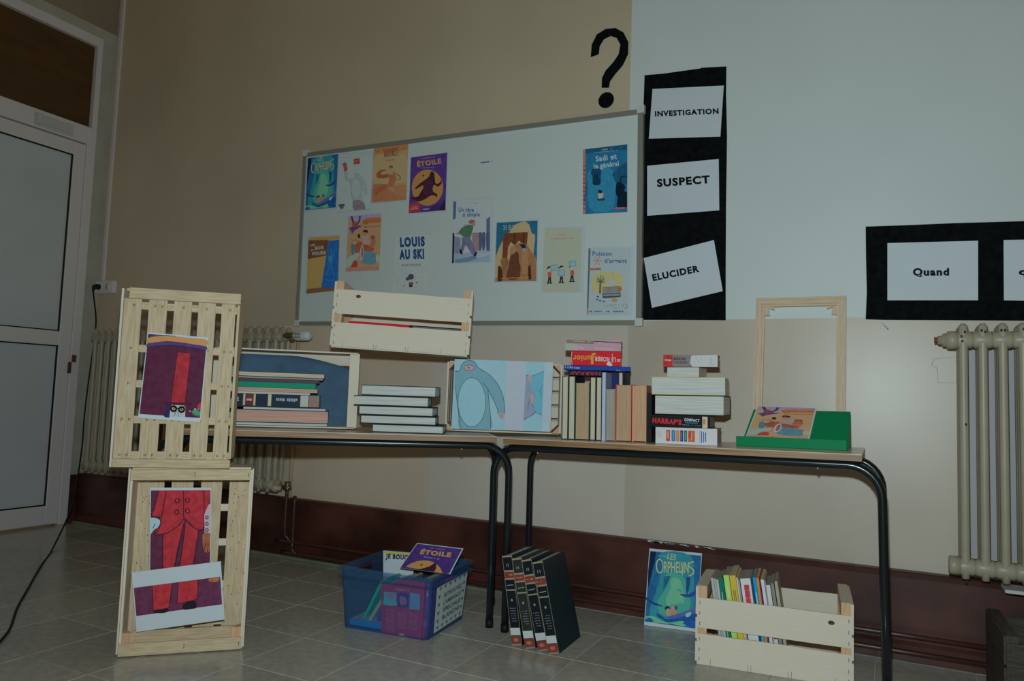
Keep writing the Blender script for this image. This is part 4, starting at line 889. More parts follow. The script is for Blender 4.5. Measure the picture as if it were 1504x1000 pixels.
# upright books with fore edges forward, right table, F frame FRT, off = front face
_s, _ = FRT.hit(825, 646, .085); FRW = Fr(*FRT.P(_s, .085, 0), 9, .8); FRW.o = FRW.o - FRW.n * .085
def upright(label, pxl, pxr, ptop, off, D, cover, pg, fore=True, hard=.0025, spine=None, group='books standing on the right table', pbot=None):
    s0, _ = FRW.hit(pxl, 646, off); s1, _ = FRW.hit(pxr, 646, off); _, zt = FRW.hit((pxl + pxr) / 2, ptop, off)
    Tk = s1 - s0 - .0006
    M = FRW.M(s0 + Tk, off + D, .0005, 0, 0, math.pi) if fore else FRW.M(s0, off, .0005)
    return book(label, M, Tk, D, zt, cover, pg, group, hard, spine=spine)
navy = cm('navy_cover', (24, 32, 48)); green = cm('dark_green_cover', (22, 62, 50)); red = cm('red_cover', (150, 40, 36)); blk = cm('black_cover', (16, 16, 20), rough=.3); pale = cm('pale_blue_cover', (140, 158, 178))
OF = .085
upright('leftmost upright book in the row on the right table, cream page edges', 824.6, 834, 552.5, OF, .17, navy, 'cream')
upright('second upright book in the row, cream page edges beside the leftmost', 834.2, 844, 552, OF, .17, navy, 'cream')
upright('thick upright book with tan page edges and dark green covers', 844.4, 865.4, 561.5, OF, .16, green, 'tan')
upright('cream edged upright book right of the thick tan green one', 865.8, 874.6, 553.5, OF, .17, blk, 'cream')
upright('slim cream edged upright book left of the pale blue spine', 874.9, 883.4, 553.5, OF, .17, navy, 'cream')
upright('very slim pale blue upright booklet in the row', 883.7, 888.9, 547, OF, .16, pale, pale, hard=.0018)
upright('short upright book with brownish grey page edges in front of a navy book', 889.2, 903.5, 570.5, OF - .01, .13, cm('grey_brown_cover', (104, 96, 78)), 'grey')
upright('upright book with tan page edges and a red right cover', 904, 927.5, 564.5, OF, .15, red, 'tan')
upright('rightmost upright book with peach page edges and a dotted cover', 928.2, 949.2, 565.5, OF, .15, cm('rose_cover', (150, 118, 100)), 'pink')
# books behind the row carrying the flat ones
upright('tall navy book standing behind the short brownish one', 889.6, 907.5, 548.5, OF + .135, .15, cm('deep_navy_cover', (26, 32, 72)), 'white', False)
upright('slim white book with red marks standing behind the row', 908.4, 913.6, 547.5, OF + .16, .12, cm('white_cover', (160, 156, 142)), 'white', False)
upright('thin black book standing behind the row beside the slim white one', 914.4, 918.4, 548.5, OF + .16, .12, blk, 'white', False)

def flat(label, pxl, pxr, ptop, pbot, off, D, cover, pg, fore=False, hard=.0025, spine=None, group='books lying on the right table', F=FRT, rz=0., sidepg=None, lift=0., z=None, side=False, name='book'):
    """book lying flat, long side along the table; spine or fore edge to the viewer"""
    s0, z0 = F.hit(pxl, pbot, off); s1, _ = F.hit(pxr, pbot, off); _, zt = F.hit((pxl + pxr) / 2, ptop, off)
    _, z0 = F.hit((pxl + pxr) / 2, pbot, off)
    if z is not None: z0, zt = z
    H = s1 - s0; Tk = zt - z0 - .0006
    # local x (thickness) -> up, local z (height) -> along d, local y -> back n ; x cross y = z : up x n = ?
    d, n = F.d, F.n
    if not fore: X, Y, Z = F.u.copy(), n, -d; org = F.P(s1, off, z0 + .0003)      # up x n = -d
    else: X, Y, Z = F.u.copy(), -n, d; org = F.P(s0, off + D, z0 + .0003)
    M = Matrix(((X.x, Y.x, Z.x, org.x), (X.y, Y.y, Z.y, org.y), (X.z, Y.z, Z.z, org.z), (0, 0, 0, 1)))
    if rz: c = F.P((s0 + s1) / 2, off, 0); M = Matrix.Translation(c) @ Matrix.Rotation(rz, 4, F.u) @ Matrix.Translation(-c) @ M
    b = book(label, M, Tk, D, H, cover, pg, group, hard, name=name)
    b['_q'] = 0; del b['_q']
    # quad of the viewer-facing face for printing: TL TR BR BL
    R = Matrix.Identity(4)
    if rz: R = Matrix.Translation(c) @ Matrix.Rotation(rz, 4, F.u) @ Matrix.Translation(-c)
    e = off - hard - .0003
    q = [R @ F.P(s0, e, z0 + Tk), R @ F.P(s1, e, z0 + Tk), R @ F.P(s1, e, z0), R @ F.P(s0, e, z0)]
    if spine:
        a = Art(q, [(pxl, ptop), (pxr, ptop), (pxr, pbot), (pxl, pbot)], 2.35, .0003); spine(a); a.done(b, 'spine_print', [c_ for c_ in b.children if c_.name.startswith('cover')][0])
    return b, zt
OB = OF + .02
# stacked above the row: heights chain upward
def sp_harrap2(a):
    a.text((150, 36, 60), 'DICTIONNAIRE', 882, 555, 837, 555, -8, .04)
_, zrow = FRW.hit(834, 552, OF)
_s, _ = FRT.hit(875, 530, OB); FU = Fr(*FRT.P(_s, OB, 0), 17, .0); FU.o = FU.o - FU.n * OB
def zAt(px, py, off): return FU.hit(px, py, off)[1]
z1 = zAt(860, 552.3, OF); z1 = max(z1, zrow) + .001
z2 = zAt(860, 546.2, OB)
b, _ = flat('black book with dark red letters lying just above the upright row', 834, 884, 546.5, 560, OB + .03, .15, blk, 'grey', z=(z1 + .0005, z2 + .006), F=FU)
a = Art([FU.P(FU.hit(x, 553, OB + .03)[0], OB + .026, z) for x, z in ((834, z2 + .006), (884, z2 + .006), (884, z1), (834, z1))], [(834, 546), (884, 546), (884, 553), (834, 553)], 2.6)
a.text((150, 36, 60), 'HARRAP', 882, 552, 837, 552, 4.6, .03); a.done(b, 'spine_print', [c_ for c_ in b.children if c_.name.startswith('cover')][0])
zb = z2 + .007
def sp(a):
    a.text((150, 168, 196), 'L LIRE CM2', 830, 539.2, 852, 541.2, 3.6, .02)
    a.pg((60, 130, 130), 905, 543.5, 911, 544.2, 911, 547.6, 905, 547)
tb = zAt(870, 538.3, OB) - zAt(870, 544.8, OB)
b, _ = flat('thin bright blue paperback lying under the red dictionary', 828, 926, 538, 546, OB - .004, .19, cm('bright_blue_cover', (18, 44, 112)), 'grey', hard=.0015, z=(zb, zb + tb), spine=sp, F=FU)
zc = zb + tb + .001; hr = zAt(875, 518.5, OB) - zAt(875, 539.5, OB)
def sp(a):
    yt, yb_ = 518.5, 539.5
    a.text((214, 170, 64), 'junior', 869, yb_ - 6.0, 841, yb_ - 7.5, 8.0, .03) if 0 else None
    # lettering upside down: right to left, top edge at the bottom
    a.text((208, 160, 60), 'unior', 867.5, 533.2, 841, 533.2, 8.5, .02); a.text((222, 168, 58), 'J', 875, 537.5, 868, 537.5, 17, .03)
    a.text((206, 208, 200), 'LE ROBER', 904, 533.5, 873, 532.5, 6.8, .02); a.text((206, 208, 200), 'T', 900.5, 534, 897.5, 534, 13, .0)
    a.text((206, 208, 200), '=', 911, 532.5, 906, 532.5, 3.5, .02); a.blob((214, 214, 206), 891, 536, 894.5, 532.5, 898, 536, 899.5, 539, 893, 539)
    a.line((200, 196, 180), .6, 839.5, 519.5, 838.8, 528, 840.5, 539, smooth=0)
b, _ = flat('thick red dictionary lying upside down with yellow and white letters on its spine', 838.5, 912, 518.5, 539.5, OB, .16, cm('dictionary_red_cover', (176, 22, 32), 2.45), 'grey', z=(zc, zc + hr), spine=sp, F=FU)
zd = zc + hr + .001; hm = zAt(875, 501.5, OB) - zAt(875, 517.5, OB)
def sp(a):
    a.pg((150, 152, 142), 829.5, 507, 849, 507.5, 849, 517, 829.5, 517.3); a.pg((104, 106, 96), 832, 500.5, 873, 502, 872, 507, 832, 506); a.scrib((150, 142, 110), 842, 502, 868, 503, 2.5, 9)
    a.text((206, 196, 206), 'Maxi', 850, 511, 858, 512, 3, .02); a.scrib((190, 180, 188), 873, 512.5, 902, 514, 1.6, 22); a.ell((200, 196, 190), 881, 505.5, .8, 1); a.pg((84, 62, 70), 873, 502, 912, 503.5, 912, 505, 873, 503.5)
flat('dusty mauve dictionary with a white tag on top of the red one', 830, 912, 501, 517.5, OB - .006, .17, cm('dusty_mauve_cover', (134, 108, 116)), 'grey', z=(zd, zd + hm), spine=sp, rz=math.radians(-1), F=FU)

# right stack of dictionaries
OS = .115
_s, _ = FRT.hit(1005, 640, OS); FS = Fr(*FRT.P(_s, OS, 0), 5, .8); FS.o = FS.o - FS.n * OS
def ch(px, yt, yb_, off): return FS.hit(px, yt, off)[1] - FS.hit(px, yb_, off)[1]
def sp1(a):
    for x0_, x1_, c_, e_ in ((979, 984.8, (176, 40, 36), (200, 140, 60)), (987, 992.5, (16, 118, 164), 0), (993.5, 998.8, (196, 128, 44), 0), (1000, 1004.3, (44, 50, 112), 0), (1005.6, 1010, (16, 104, 84), 0), (1011.5, 1021.5, (196, 96, 40), (176, 40, 36))):
        a.pg(c_, x0_, 629, x1_, 629, x1_, 647, x0_, 647)
        if e_: a.scrib(e_, x0_ + 1, 631, x1_ - 1, 631, 14, 2)
        a.line((230, 230, 226), .5, (x0_ + x1_) / 2, 632, (x0_ + x1_) / 2, 644, smooth=0)
    a.line((150, 60, 110), .5, 1028, 628, 1028, 648, smooth=0)
    for i, x_ in enumerate((1031, 1034, 1037)): a.line((40, 84, 140), 1.4, x_, 629 + i, x_, 648 - i, smooth=0)
    a.ell((170, 176, 172), 969, 636, 3, 6); a.line((150, 160, 160), .4, 1048, 630, 1048, 645, smooth=0)
b1, _ = flat('white backed dictionary with coloured tabs at the bottom of the right stack', 963, 1053.5, 625, 651.5, OS, .155, cm('white_glossy_cover', (160, 164, 164)), 'grey', z=(.0004, ch(1008, 626, 650.5, OS)), spine=sp1, F=FS)
z_ = ch(1008, 626, 650.5, OS) + .001
def sp2(a):
    a.text((220, 36, 40), "HARRAP'S", 959, 611, 1002, 613.5, 9, .06); a.text((220, 222, 218), 'COMPACT', 1006, 611, 1028, 612.3, 4.6, .04); a.scrib((20, 110, 150), 1007, 617, 1026, 618, 2.4, 8); a.scrib((120, 140, 150), 1003, 621.2, 1030, 622, 1, 18)
    a.pg((190, 180, 144), 1032, 608, 1039.5, 608.3, 1039.5, 626.5, 1032, 626.2); a.scrib((190, 110, 80), 1033, 612, 1038, 612, 10, 1)
h = ch(1000, 607, 625, OS)
b2, _ = flat('black dictionary with big red letters on its spine in the right stack', 955, 1043, 607, 626, OS - .004, .165, blk, 'grey', z=(z_, z_ + h), spine=sp2, F=FS)
z_ += h + .001; h = ch(1008, 577.5, 606.5, OS)
flat('thick dictionary with white page edges in a black cover, third from the bottom', 960.5, 1064, 578, 606, OS - .012, .17, blk, 'white', fore=True, z=(z_, z_ + h), F=FS, rz=math.radians(-2))
z_ += h + .001; h = ch(1010, 550.5, 576.5, OS)
flat('wide dictionary with white page edges, a red corner and yellow edged cover', 957.5, 1065, 550, 577, OS - .008, .17, cm('yellow_cover', (172, 164, 84)), 'white', fore=True, hard=.0018, z=(z_, z_ + h), F=FS, rz=math.radians(1))
s_r, _z = FS.hit(957.8, 564, OS - .01)
z_ += h + .001; h = ch(1010, 535.5, 550, OS)
flat('small white paged book second from the top of the right stack', 979.5, 1027, 536, 551, OS + .01, .12, cm('white_cover', (1, 1, 1)), 'white', fore=True, hard=.0012, z=(z_, z_ + h), F=FS, rz=math.radians(-5))
z_ += h + .001; h = ch(1010, 515.5, 533.5, OS)
def sp3(a):
    a.pg((168, 34, 34), 974, 515, 988.5, 515, 988.5, 535, 974, 535); a.scrib((210, 190, 190), 977, 522, 987, 522.5, 3, 5); a.pg((170, 174, 172), 1016, 516, 1054, 515, 1054, 535, 1018, 535, 1014, 528)
    a.text((40, 40, 44), 'DICO', 990, 519, 1008, 519.5, 4.5, .05); a.text((62, 58, 60), 'COLLEGE', 990, 525, 1010, 525.5, 3.4, .03); a.line((180, 120, 130), .5, 1022, 518, 1027, 528, 1031, 519, smooth=0); a.line((110, 130, 140), .6, 1045, 520, 1044, 530, 1048, 531, smooth=0)
flat('worn grey and red dictionary with torn white label on top of the right stack', 974.5, 1054, 515, 534, OS, .13, cm('worn_grey_cover', (96, 88, 86)), 'grey', z=(z_, z_ + h), spine=sp3, F=FS, rz=math.radians(2))
upright('black book standing upright between the row and the dictionary stack', 950.4, 957.4, 577, OF + .01, .15, blk, 'white', False)

# five reference books between crates, fore edges forward, on the left table
F5 = Fr(*FL.P(0, 0, -ZT + ZT), 28) if 0 else Fr(2.79, -.775, ZT, 28)
dim = cm('dark_blue_grey_cover', (22, 28, 33))
zz = .0006
def chh(F, px, yt, yb_): return F.hit(px, yt)[1] - F.hit(px, yb_)[1]
for lab, xl, xr, yt, yb_, fore, rz in (
    ('bottom reference book of the five stacked between two crates, pushed right', 546, 651, 624.5, 636.5, True, 0),
    ('reference book second from the bottom of the five between the crates', 529, 640, 611.5, 624, True, .02),
    ('reference book in the middle of the five stacked between the crates', 526, 636, 597.5, 611, True, -.02),
    ('reference book second from the top of the five, sticking out left', 519.5, 629, 582.5, 597, True, .01),
    ('topmost reference book of the five stacked between two crates', 530, 640, 566.5, 582, True, -.02)):
    h = chh(F5, 590, yt, yb_)
    flat(lab, xl, xr, yt, yb_, 0, .19, dim, 'white', fore=fore, z=(zz, zz + h), F=F5, group='reference books stacked between the crates', rz=rz, hard=.003)
    zz += h + .0008
# blue cloth in crate E and the stack inside
s0, s1 = -.465, -.012
mb = MB(); nx, nz = 14, 9; vs = []
for j in range(nz + 1):
    for i in range(nx + 1):
        u, v = i / nx, j / nz
        s_ = s0 + (s1 - s0) * u; zt_ = .288 - .05 * max(0, (u - .45) / .55) ** 1.6
        n_ = .197 - .010 * (math.sin(u * 9 + v * 4) * .5 + .5) - .003 * math.sin(v * 14 + u * 3)
        if v < .12: n_ -= (.12 - v) * .35
        vs.append((s_, n_, .012 + (zt_ - .012) * v))
fs = [(j*(nx+1)+i, j*(nx+1)+i+1, (j+1)*(nx+1)+i+1, (j+1)*(nx+1)+i) for j in range(nz) for i in range(nx)]
mb.add(vs, fs, None, True); mb.flat = True
o = mb.build('blue_cloth', mat('denim_blue_cloth', alb((50, 70, 85), 2.7), .9, .1, .10, 14, bump=.5), None, FE.M(0, 0, 0)); o.matrix_world = FE.M(0, 0, 0)
sm = o.modifiers.new('thickness', 'SOLIDIFY'); sm.thickness = .002
tag(o, 'denim blue cloth hung over the back of the crate shelf', 'cloth')
zz = .0105
OE = .03
GE = 'books stacked before the blue cloth'
def sp_enc(a):
    x0_, x1_ = 343, 471
    for xa_, xb_, c_ in ((356, 359, (180, 160, 130)), (359, 371, (92, 44, 36)), (371, 374, (180, 160, 130)), (392, 397, (180, 170, 140)), (440, 452, (150, 154, 148)), (453, 468, (120, 104, 92))): a.pg(c_, xa_, 583, xb_, 583, xb_, 600, xa_, 600)
    a.scrib((150, 160, 170), 361, 590, 369, 590, 4, 4); a.scrib((130, 150, 160), 404, 588, 436, 588, 5, 12); a.text((190, 200, 200), '2', 346, 588, 350, 588, 6, .03)
stack = (('thin green bottomed folder at the bottom of the stack before the blue cloth', 343, 480, 624.5, 628.5, cm('folder_green_cover', (20, 96, 70)), 'white', True, .001, None, 0),
    ('thick book with rose page edges low in the stack before the blue cloth', 345, 481, 606, 624.5, cm('spine_blue_cover', (36, 56, 84)), 'rose', True, .002, None, 0),
    ('thin pale book lying on the thick rose edged one', 357, 478, 603, 606.3, cm('pale_grey_cover', (120, 126, 124)), 'white', True, .0008, None, 0),
    ('leather look encyclopedia volume with gilt bands in the stack by the blue cloth', 342, 469, 583, 602, cm('gilt_navy_cover', (22, 34, 44), rough=.25), 'white', False, .002, sp_enc, 0),
    ('thin white board book above the encyclopedia volume', 343, 455, 580, 583.4, cm('pale_grey_cover', (1, 1, 1)), 'white', True, .0008, None, 0),
    ('thin peach edged album in the stack before the blue cloth', 343, 466, 574.5, 580, cm('light_cover', (150, 140, 130)), 'rose', True, .0012, None, 0),
    ('green spined album in the middle of the stack before the blue cloth', 340, 463, 565.5, 573.8, cm('bright_green_cover', (14, 104, 78)), 'white', False, .0012, None, 0),
    ('thin dark purple album near the top of the stack by the blue cloth', 341, 468, 560.5, 565, cm('plum_cover', (62, 48, 62)), 'white', False, .0012, None, 0),
    ('thin grey album under the topmost cream one by the blue cloth', 343, 474, 557.5, 560.2, cm('mid_grey_cover', (84, 80, 78)), 'grey', True, .0010, None, 0),
    ('topmost cream edged book of the stack before the blue cloth', 350, 476, 551, 557.5, cm('dark_red_cover', (58, 42, 40)), 'cream', True, .0010, None, 0))
for lab, xl, xr, yt, yb_, cv, pg, fore, hd, spn, rz in stack:
    h = FE.hit(410, yt, OE)[1] - FE.hit(410, yb_, OE)[1]
    spf = None
    b, _ = flat(lab, xl, xr, yt, yb_, OE, .150, cv, pg, fore=fore, hard=hd, z=(zz, zz + h), F=FE, group=GE, rz=rz, spine=spn)
    zz += h + .0006
print('stack top', zz)
# red book inside the crate perched on top
Lc2 = Lc
def inC(x, y, z): return SCN_C.matrix_world @ Vector((x, y, z))
Mr = SCN_C.matrix_world @ Matrix(((0, 0, 1, .045), (0, 1, 0, .03), (-1, 0, 0, .117), (0, 0, 0, 1)))
book('red covered book lying inside the top crate, seen through its slot', SCN_C.matrix_world @ Matrix(((0, 0, -1, .295), (0, 1, 0, .03), (1, 0, 0, .060), (0, 0, 0, 1))), .045, .17, .24, cm('scarlet_cover', (150, 24, 34)), 'white', 'books inside the top crate')
book('grey green covered book lying right of the red one inside the top crate', SCN_C.matrix_world @ Matrix(((0, 0, -1, .50), (0, 1, 0, .03), (1, 0, 0, .060), (0, 0, 0, 1))), .042, .17, .19, cm('grey_green_cover', (74, 80, 66)), 'white', 'books inside the top crate')
book('wide album lying on the bottom of the top crate under two books', SCN_C.matrix_world @ Matrix(((0, 0, -1, .51), (0, 1, 0, .02), (1, 0, 0, .001), (0, 0, 0, 1))), .056, .20, .46, cm('white_cover', (1, 1, 1)), 'white', 'books inside the top crate')
book('thin pale album lying across the two books inside the top crate', SCN_C.matrix_world @ Matrix(((0, 0, -1, .50), (0, 1, 0, .05), (1, 0, 0, .108), (0, 0, 0, 1))), .008, .18, .44, cm('light_cover', (1, 1, 1)), 'white', 'books inside the top crate', hard=.001)

# ------------------------------------------------------------------ green display stand with print
_s0 = (4.035 - 3.2); gs = Fr(4.035, -.345, FRT.P(_s0, .2, 0).z, -2, .8)
Mg = mat('green_plastic', (.003, .26, .095), .5, .12)
sA, _ = gs.hit(1081, 650); sB, _ = gs.hit(1243.5, 655)
LS = sB - sA; gs.o = gs.P(sA, 0, 0)
_, ztop = gs.hit(1175, 603, .168)
st = empty('display_stand', gs.M(0, 0, 0.0005), 'green sloping display stand on the right table', 'stand')
MB().box(0, LS, 0, .004, 0, .034, bev=.0008).build('front_lip', Mg, st)
MB().box(.0, LS, .0042, .04, 0, .004).build('base', Mg, st)
mb = MB(); mb.add([(.014, .030, .010), (LS - .002, .030, .010), (LS - .002, .168, ztop), (.030, .168, ztop), (.014, .034, .010), (LS - .002, .034, .010), (LS - .002, .172, ztop), (.030, .172, ztop)], [(0, 1, 2, 3), (4, 7, 6, 5), (0, 4, 5, 1), (1, 5, 6, 2), (2, 6, 7, 3), (3, 7, 4, 0)]); mb.build('sloping_panel', Mg, st)
MB().prism([(.0045, .004), (.174, .004), (.174, ztop), (.1725, ztop), (.0345, .010)], LS - .0018, LS + .001, 'x').build('side_panel', Mg, st)
# print lying on the slope: intersect pixel rays with the slope plane
def plane_hit(px, py, p0, n):
    d = FF + RR * ((px - 752) / FPX) - UU * ((py - 500) / FPX); return CC + d * ((p0 - CC).dot(n) / d.dot(n))
pA = gs.P(0, .030, .0105); vA = gs.P(0, .168, ztop + .0005) - pA; nrm = vA.cross(gs.d).normalized()
if nrm.dot(FF) > 0: nrm = -nrm
pts = [(268, 60), (1000, 80), (905, 478), (122, 440)]
p0 = pA + nrm * .0015
q = [plane_hit(1080 + x / 8.356, 590 + y / 8.356, p0, nrm) for x, y in pts]
o = sheet('cover_print', 'sandy cover print with children and a drum lying on the green stand', 'poster', q)
a = Art(inset(q, .018, .0, .022, .0), [(533, 92), (893, 64), (868, 680), (505, 694)], 2.5); djoula(a); a.done(o)

# wooden picture frame leaning on the wall
M_fr = wood('pale_frame_wood', (158, 148, 118), (144, 132, 102), 2.3, (14, 14, 1)); M_frx = wood('pale_frame_wood_x', (158, 148, 118), (144, 132, 102), 2.3, (1, 14, 14))
yF = -.024; yB = -.108; ZFB = FRT.P(1.0, .43, 0).z + .001
f0 = at(1111.5, 439.5, 'y', yF); f1 = at(1243.5, 437.5, 'y', yF)
FX0, FX1 = f0.x, f1.x; FH = (f0.z - ZFB) / math.cos(math.asin((yB - yF) / -.58)) ; FWd = FX1 - FX0
lean_f = -math.asin((yF - yB) / .58)
pf = empty('wooden_frame', T(FX0, yB, ZFB) @ Matrix.Rotation(lean_f, 4, 'X'), 'empty pale wooden picture frame standing behind the green stand', 'picture frame')
bw = .034
def mould(x0, z0, x1, z1, nm, m, flip):
    # mitred moulding made of three stepped strips
    mb = MB()
    for i, (a_, b_, y_) in enumerate(((0, .3, -.016), (.3, .55, -.011), (.55, .78, -.014), (.78, 1, -.008))):
        if flip == 'l': pl = [(a_*bw, a_*bw), (b_*bw, b_*bw), (b_*bw, FH - b_*bw), (a_*bw, FH - a_*bw)]
        if flip == 'r': pl = [(FWd - a_*bw, a_*bw), (FWd - b_*bw, b_*bw), (FWd - b_*bw, FH - b_*bw), (FWd - a_*bw, FH - a_*bw)]
        if flip == 't': pl = [(a_*bw, FH - a_*bw), (b_*bw, FH - b_*bw), (FWd - b_*bw, FH - b_*bw), (FWd - a_*bw, FH - a_*bw)]
        if flip == 'b': pl = [(a_*bw, a_*bw), (b_*bw, b_*bw), (FWd - b_*bw, b_*bw), (FWd - a_*bw, a_*bw)]
        mb.prism(pl, y_, 0, 'y')
    mb.build(nm, m, pf)
mould(0, 0, 0, 0, 'frame_side', M_fr, 'l'); mould(0, 0, 0, 0, 'frame_side', M_fr, 'r'); mould(0, 0, 0, 0, 'frame_top', M_frx, 't'); mould(0, 0, 0, 0, 'frame_bottom', M_frx, 'b')
for sx, x in ((1, bw), (-1, FWd - bw)):
    z = FH - bw
    MB().prism([(x, z + .005), (x + sx*.034, z + .005), (x + sx*.034, z - .012), (x + sx*.014, z - .004), (x + sx*.018, z - .034), (x, z - .034)], .0, .006, 'y').build('corner_brace', M_fr, pf)

# ------------------------------------------------------------------ encyclopedias on the floor
M_enc = mat('dark_blue_leatherette', (.008, .013, .018), .45, .3, .1, 60)
M_enc2 = mat('worn_green_grey_leatherette', (.028, .036, .032), .35, .4, .1, 60)
def enc_spine(num, tone):
    def f(a, r):
        a.line((120, 116, 96), .03, .02, 0, .02, 1, smooth=0); a.line((120, 116, 96), .03, .98, 0, .98, 1, smooth=0)
        gold = (118, 112, 92)
        for v0, v1 in ((.0, .018), (.165, .185), (.255, .272), (.38, .395), (.985, 1.0)): a.pg(gold, .02, v0, .98, v0, .98, v1, .02, v1)
        a.pg((112, 44, 36), .04, .187, .96, .187, .96, .254, .04, .254); a.scrib((160, 110, 90), .12, .212, .88, .212, .014, 5)
        a.scrib((130, 136, 136), .2, .33, .85, .325, .010, 6)
        a.ell((110, 116, 116), .5, .50, .10, .014)
        for i in range(6): a.scrib((92, 98, 98), .22 + .02*i, .585 + i*.028, .80, .585 + i*.028, .010, 4)
        a.pg((152, 160, 160), .02, .805, .98, .805, .98, .885, .02, .885); a.pg((106, 48, 38), .03, .89, .97, .89, .97, .982, .03, .982); a.ell((150, 84, 66), .5, .935, .26, .02)
        a.text((110, 114, 110), num, .36, .09, .64, .09, .035, .02)
    return f
for i, (num, tx, ty, bx_, by_, m_, lab) in enumerate((
    ('12', 745, 815.5, 760, 949, M_enc, 'first of four dark encyclopedia volumes on the floor, against the table leg'),
    ('14', 759, 819.5, 779.5, 954, M_enc2, 'worn grey green encyclopedia volume, second of four on the floor'),
    ('10', 773, 822, 798.5, 957.6, M_enc, 'third of four dark encyclopedia volumes leaning on the floor'),
    ('11', 789.5, 825, 814.3, 962, M_enc, 'rightmost encyclopedia volume on the floor, its wide dark cover showing'))):
    F0 = Fr(3.333 + .0, -.645, 0, 0)
    base = at(bx_, by_, 'z', 0)
    F0 = Fr(base.x, base.y, 0, 1.5)
    s_, z_e = F0.hit(tx, ty, 0)
    Tk = .039; lean = math.atan2(s_, z_e); Hh = math.hypot(s_, z_e) - .004
    lift = abs(math.sin(lean)) * Tk + .0006
    M = Matrix.Translation(F0.P(0, 0, .0006)) @ Matrix.Rotation(F0.a, 4, 'Z') @ Matrix.Rotation(lean, 4, 'Y') @ T(-Tk / 2, 0, 0)
    cz = min((M @ Vector((x, 0, 0))).z for x in (0, Tk)); M = T(0, 0, .0006 - cz) @ M
    book(lab, M, Tk, .21, Hh, m_, 'white', 'encyclopedia volumes on the floor', .003, spine=enc_spine(num, m_), name='encyclopedia_volume')
# ------------------------------------------------------------------ poster leaning on the plinth
pts = [(105, 40), (690, 95), (632, 972), (45, 892)]
ql = [at(940 + 45/7.573, 800 + 892/7.573, 'z', .001), at(940 + 632/7.573, 800 + 972/7.573, 'z', .001)]
tl = at(940 + 105/7.573, 800 + 40/7.573, 'y', -.075); tr = at(940 + 690/7.573, 800 + 95/7.573, 'y', -.070)
q = [tl, tr, ql[1], ql[0]]
o = sheet('cover_print', 'blue green underwater comic cover print leaning on the brown plinth', 'poster', q, th=.0008)
a = Art(q, pts, 2.9); orphelins(a); a.done(o)

# ------------------------------------------------------------------ paperbacks in the floor crate
GD = 'paperbacks in the floor crate'
# (top-left px, top-right px) of the spine top in the zoomed coordinates, origin 1030,825 scale 7.407
rows = [
 ('pale grey booklet at the left end of the paperbacks in the floor crate', 103, 132, 172, (126, 132, 128), 'grey', 'plain'),
 ('second grey booklet from the left in the floor crate', 133, 160, 180, (120, 126, 126), 'grey', 'plain'),
 ('light grey booklet left of the dark green spine in the floor crate', 161, 186, 190, (134, 140, 138), 'grey', 'plain'),
 ('dark green paperback spine in the floor crate', 188, 222, 176, (16, 92, 62), 'grey', 'title'),
 ('thin teal paperback between the dark and light green ones', 223, 237, 182, (20, 92, 104), 'grey', 'plain'),
 ('light green paperback in the floor crate', 239, 301, 142, (132, 168, 84), 'grey', 'grass'),
 ('bright yellow paperback in the floor crate', 305, 374, 146, (196, 182, 40), 'cream', 'yellow'),
 ('cream booklet right of the bright yellow paperback', 378, 396, 170, (150, 150, 132), 'cream', 'plain'),
 ('slim grey booklet left of the wide white spine', 398, 416, 190, (110, 114, 112), 'grey', 'plain'),
 ('wide white book with red boxed letters on its spine in the floor crate', 422, 536, 180, (164, 170, 170), 'grey', 'boxes'),
 ('thin dark blue paperback right of the wide white book', 540, 555, 176, (18, 60, 84), 'grey', 'plain'),
 ('bright blue paperback in the floor crate', 557, 592, 168, (20, 122, 168), 'grey', 'title'),
 ('orange paperback in the floor crate', 594, 626, 176, (204, 144, 50), 'cream', 'plain'),
 ('thin purple paperback right of the orange one', 628, 642, 232, (84, 48, 84), 'cream', 'plain'),
 ('white paperback right of the purple one', 645, 682, 190, (156, 160, 162), 'cream', 'plain'),
 ('grey booklet left of the white one with a red label', 684, 700, 200, (104, 104, 100), 'grey', 'plain'),
 ('white paperback with a dark red label on its spine', 703, 750, 250, (158, 160, 160), 'grey', 'label'),
 ('grey plastic sleeved booklet right of the red labelled paperback', 753, 790, 232, (96, 100, 90), 'grey', 'plain'),
 ('last pale booklet leaning at the right of the paperbacks in the floor crate', 794, 830, 210, (120, 120, 104), 'grey', 'plain'),
]
offD = .022
lean = math.radians(-8.5)
prev = None
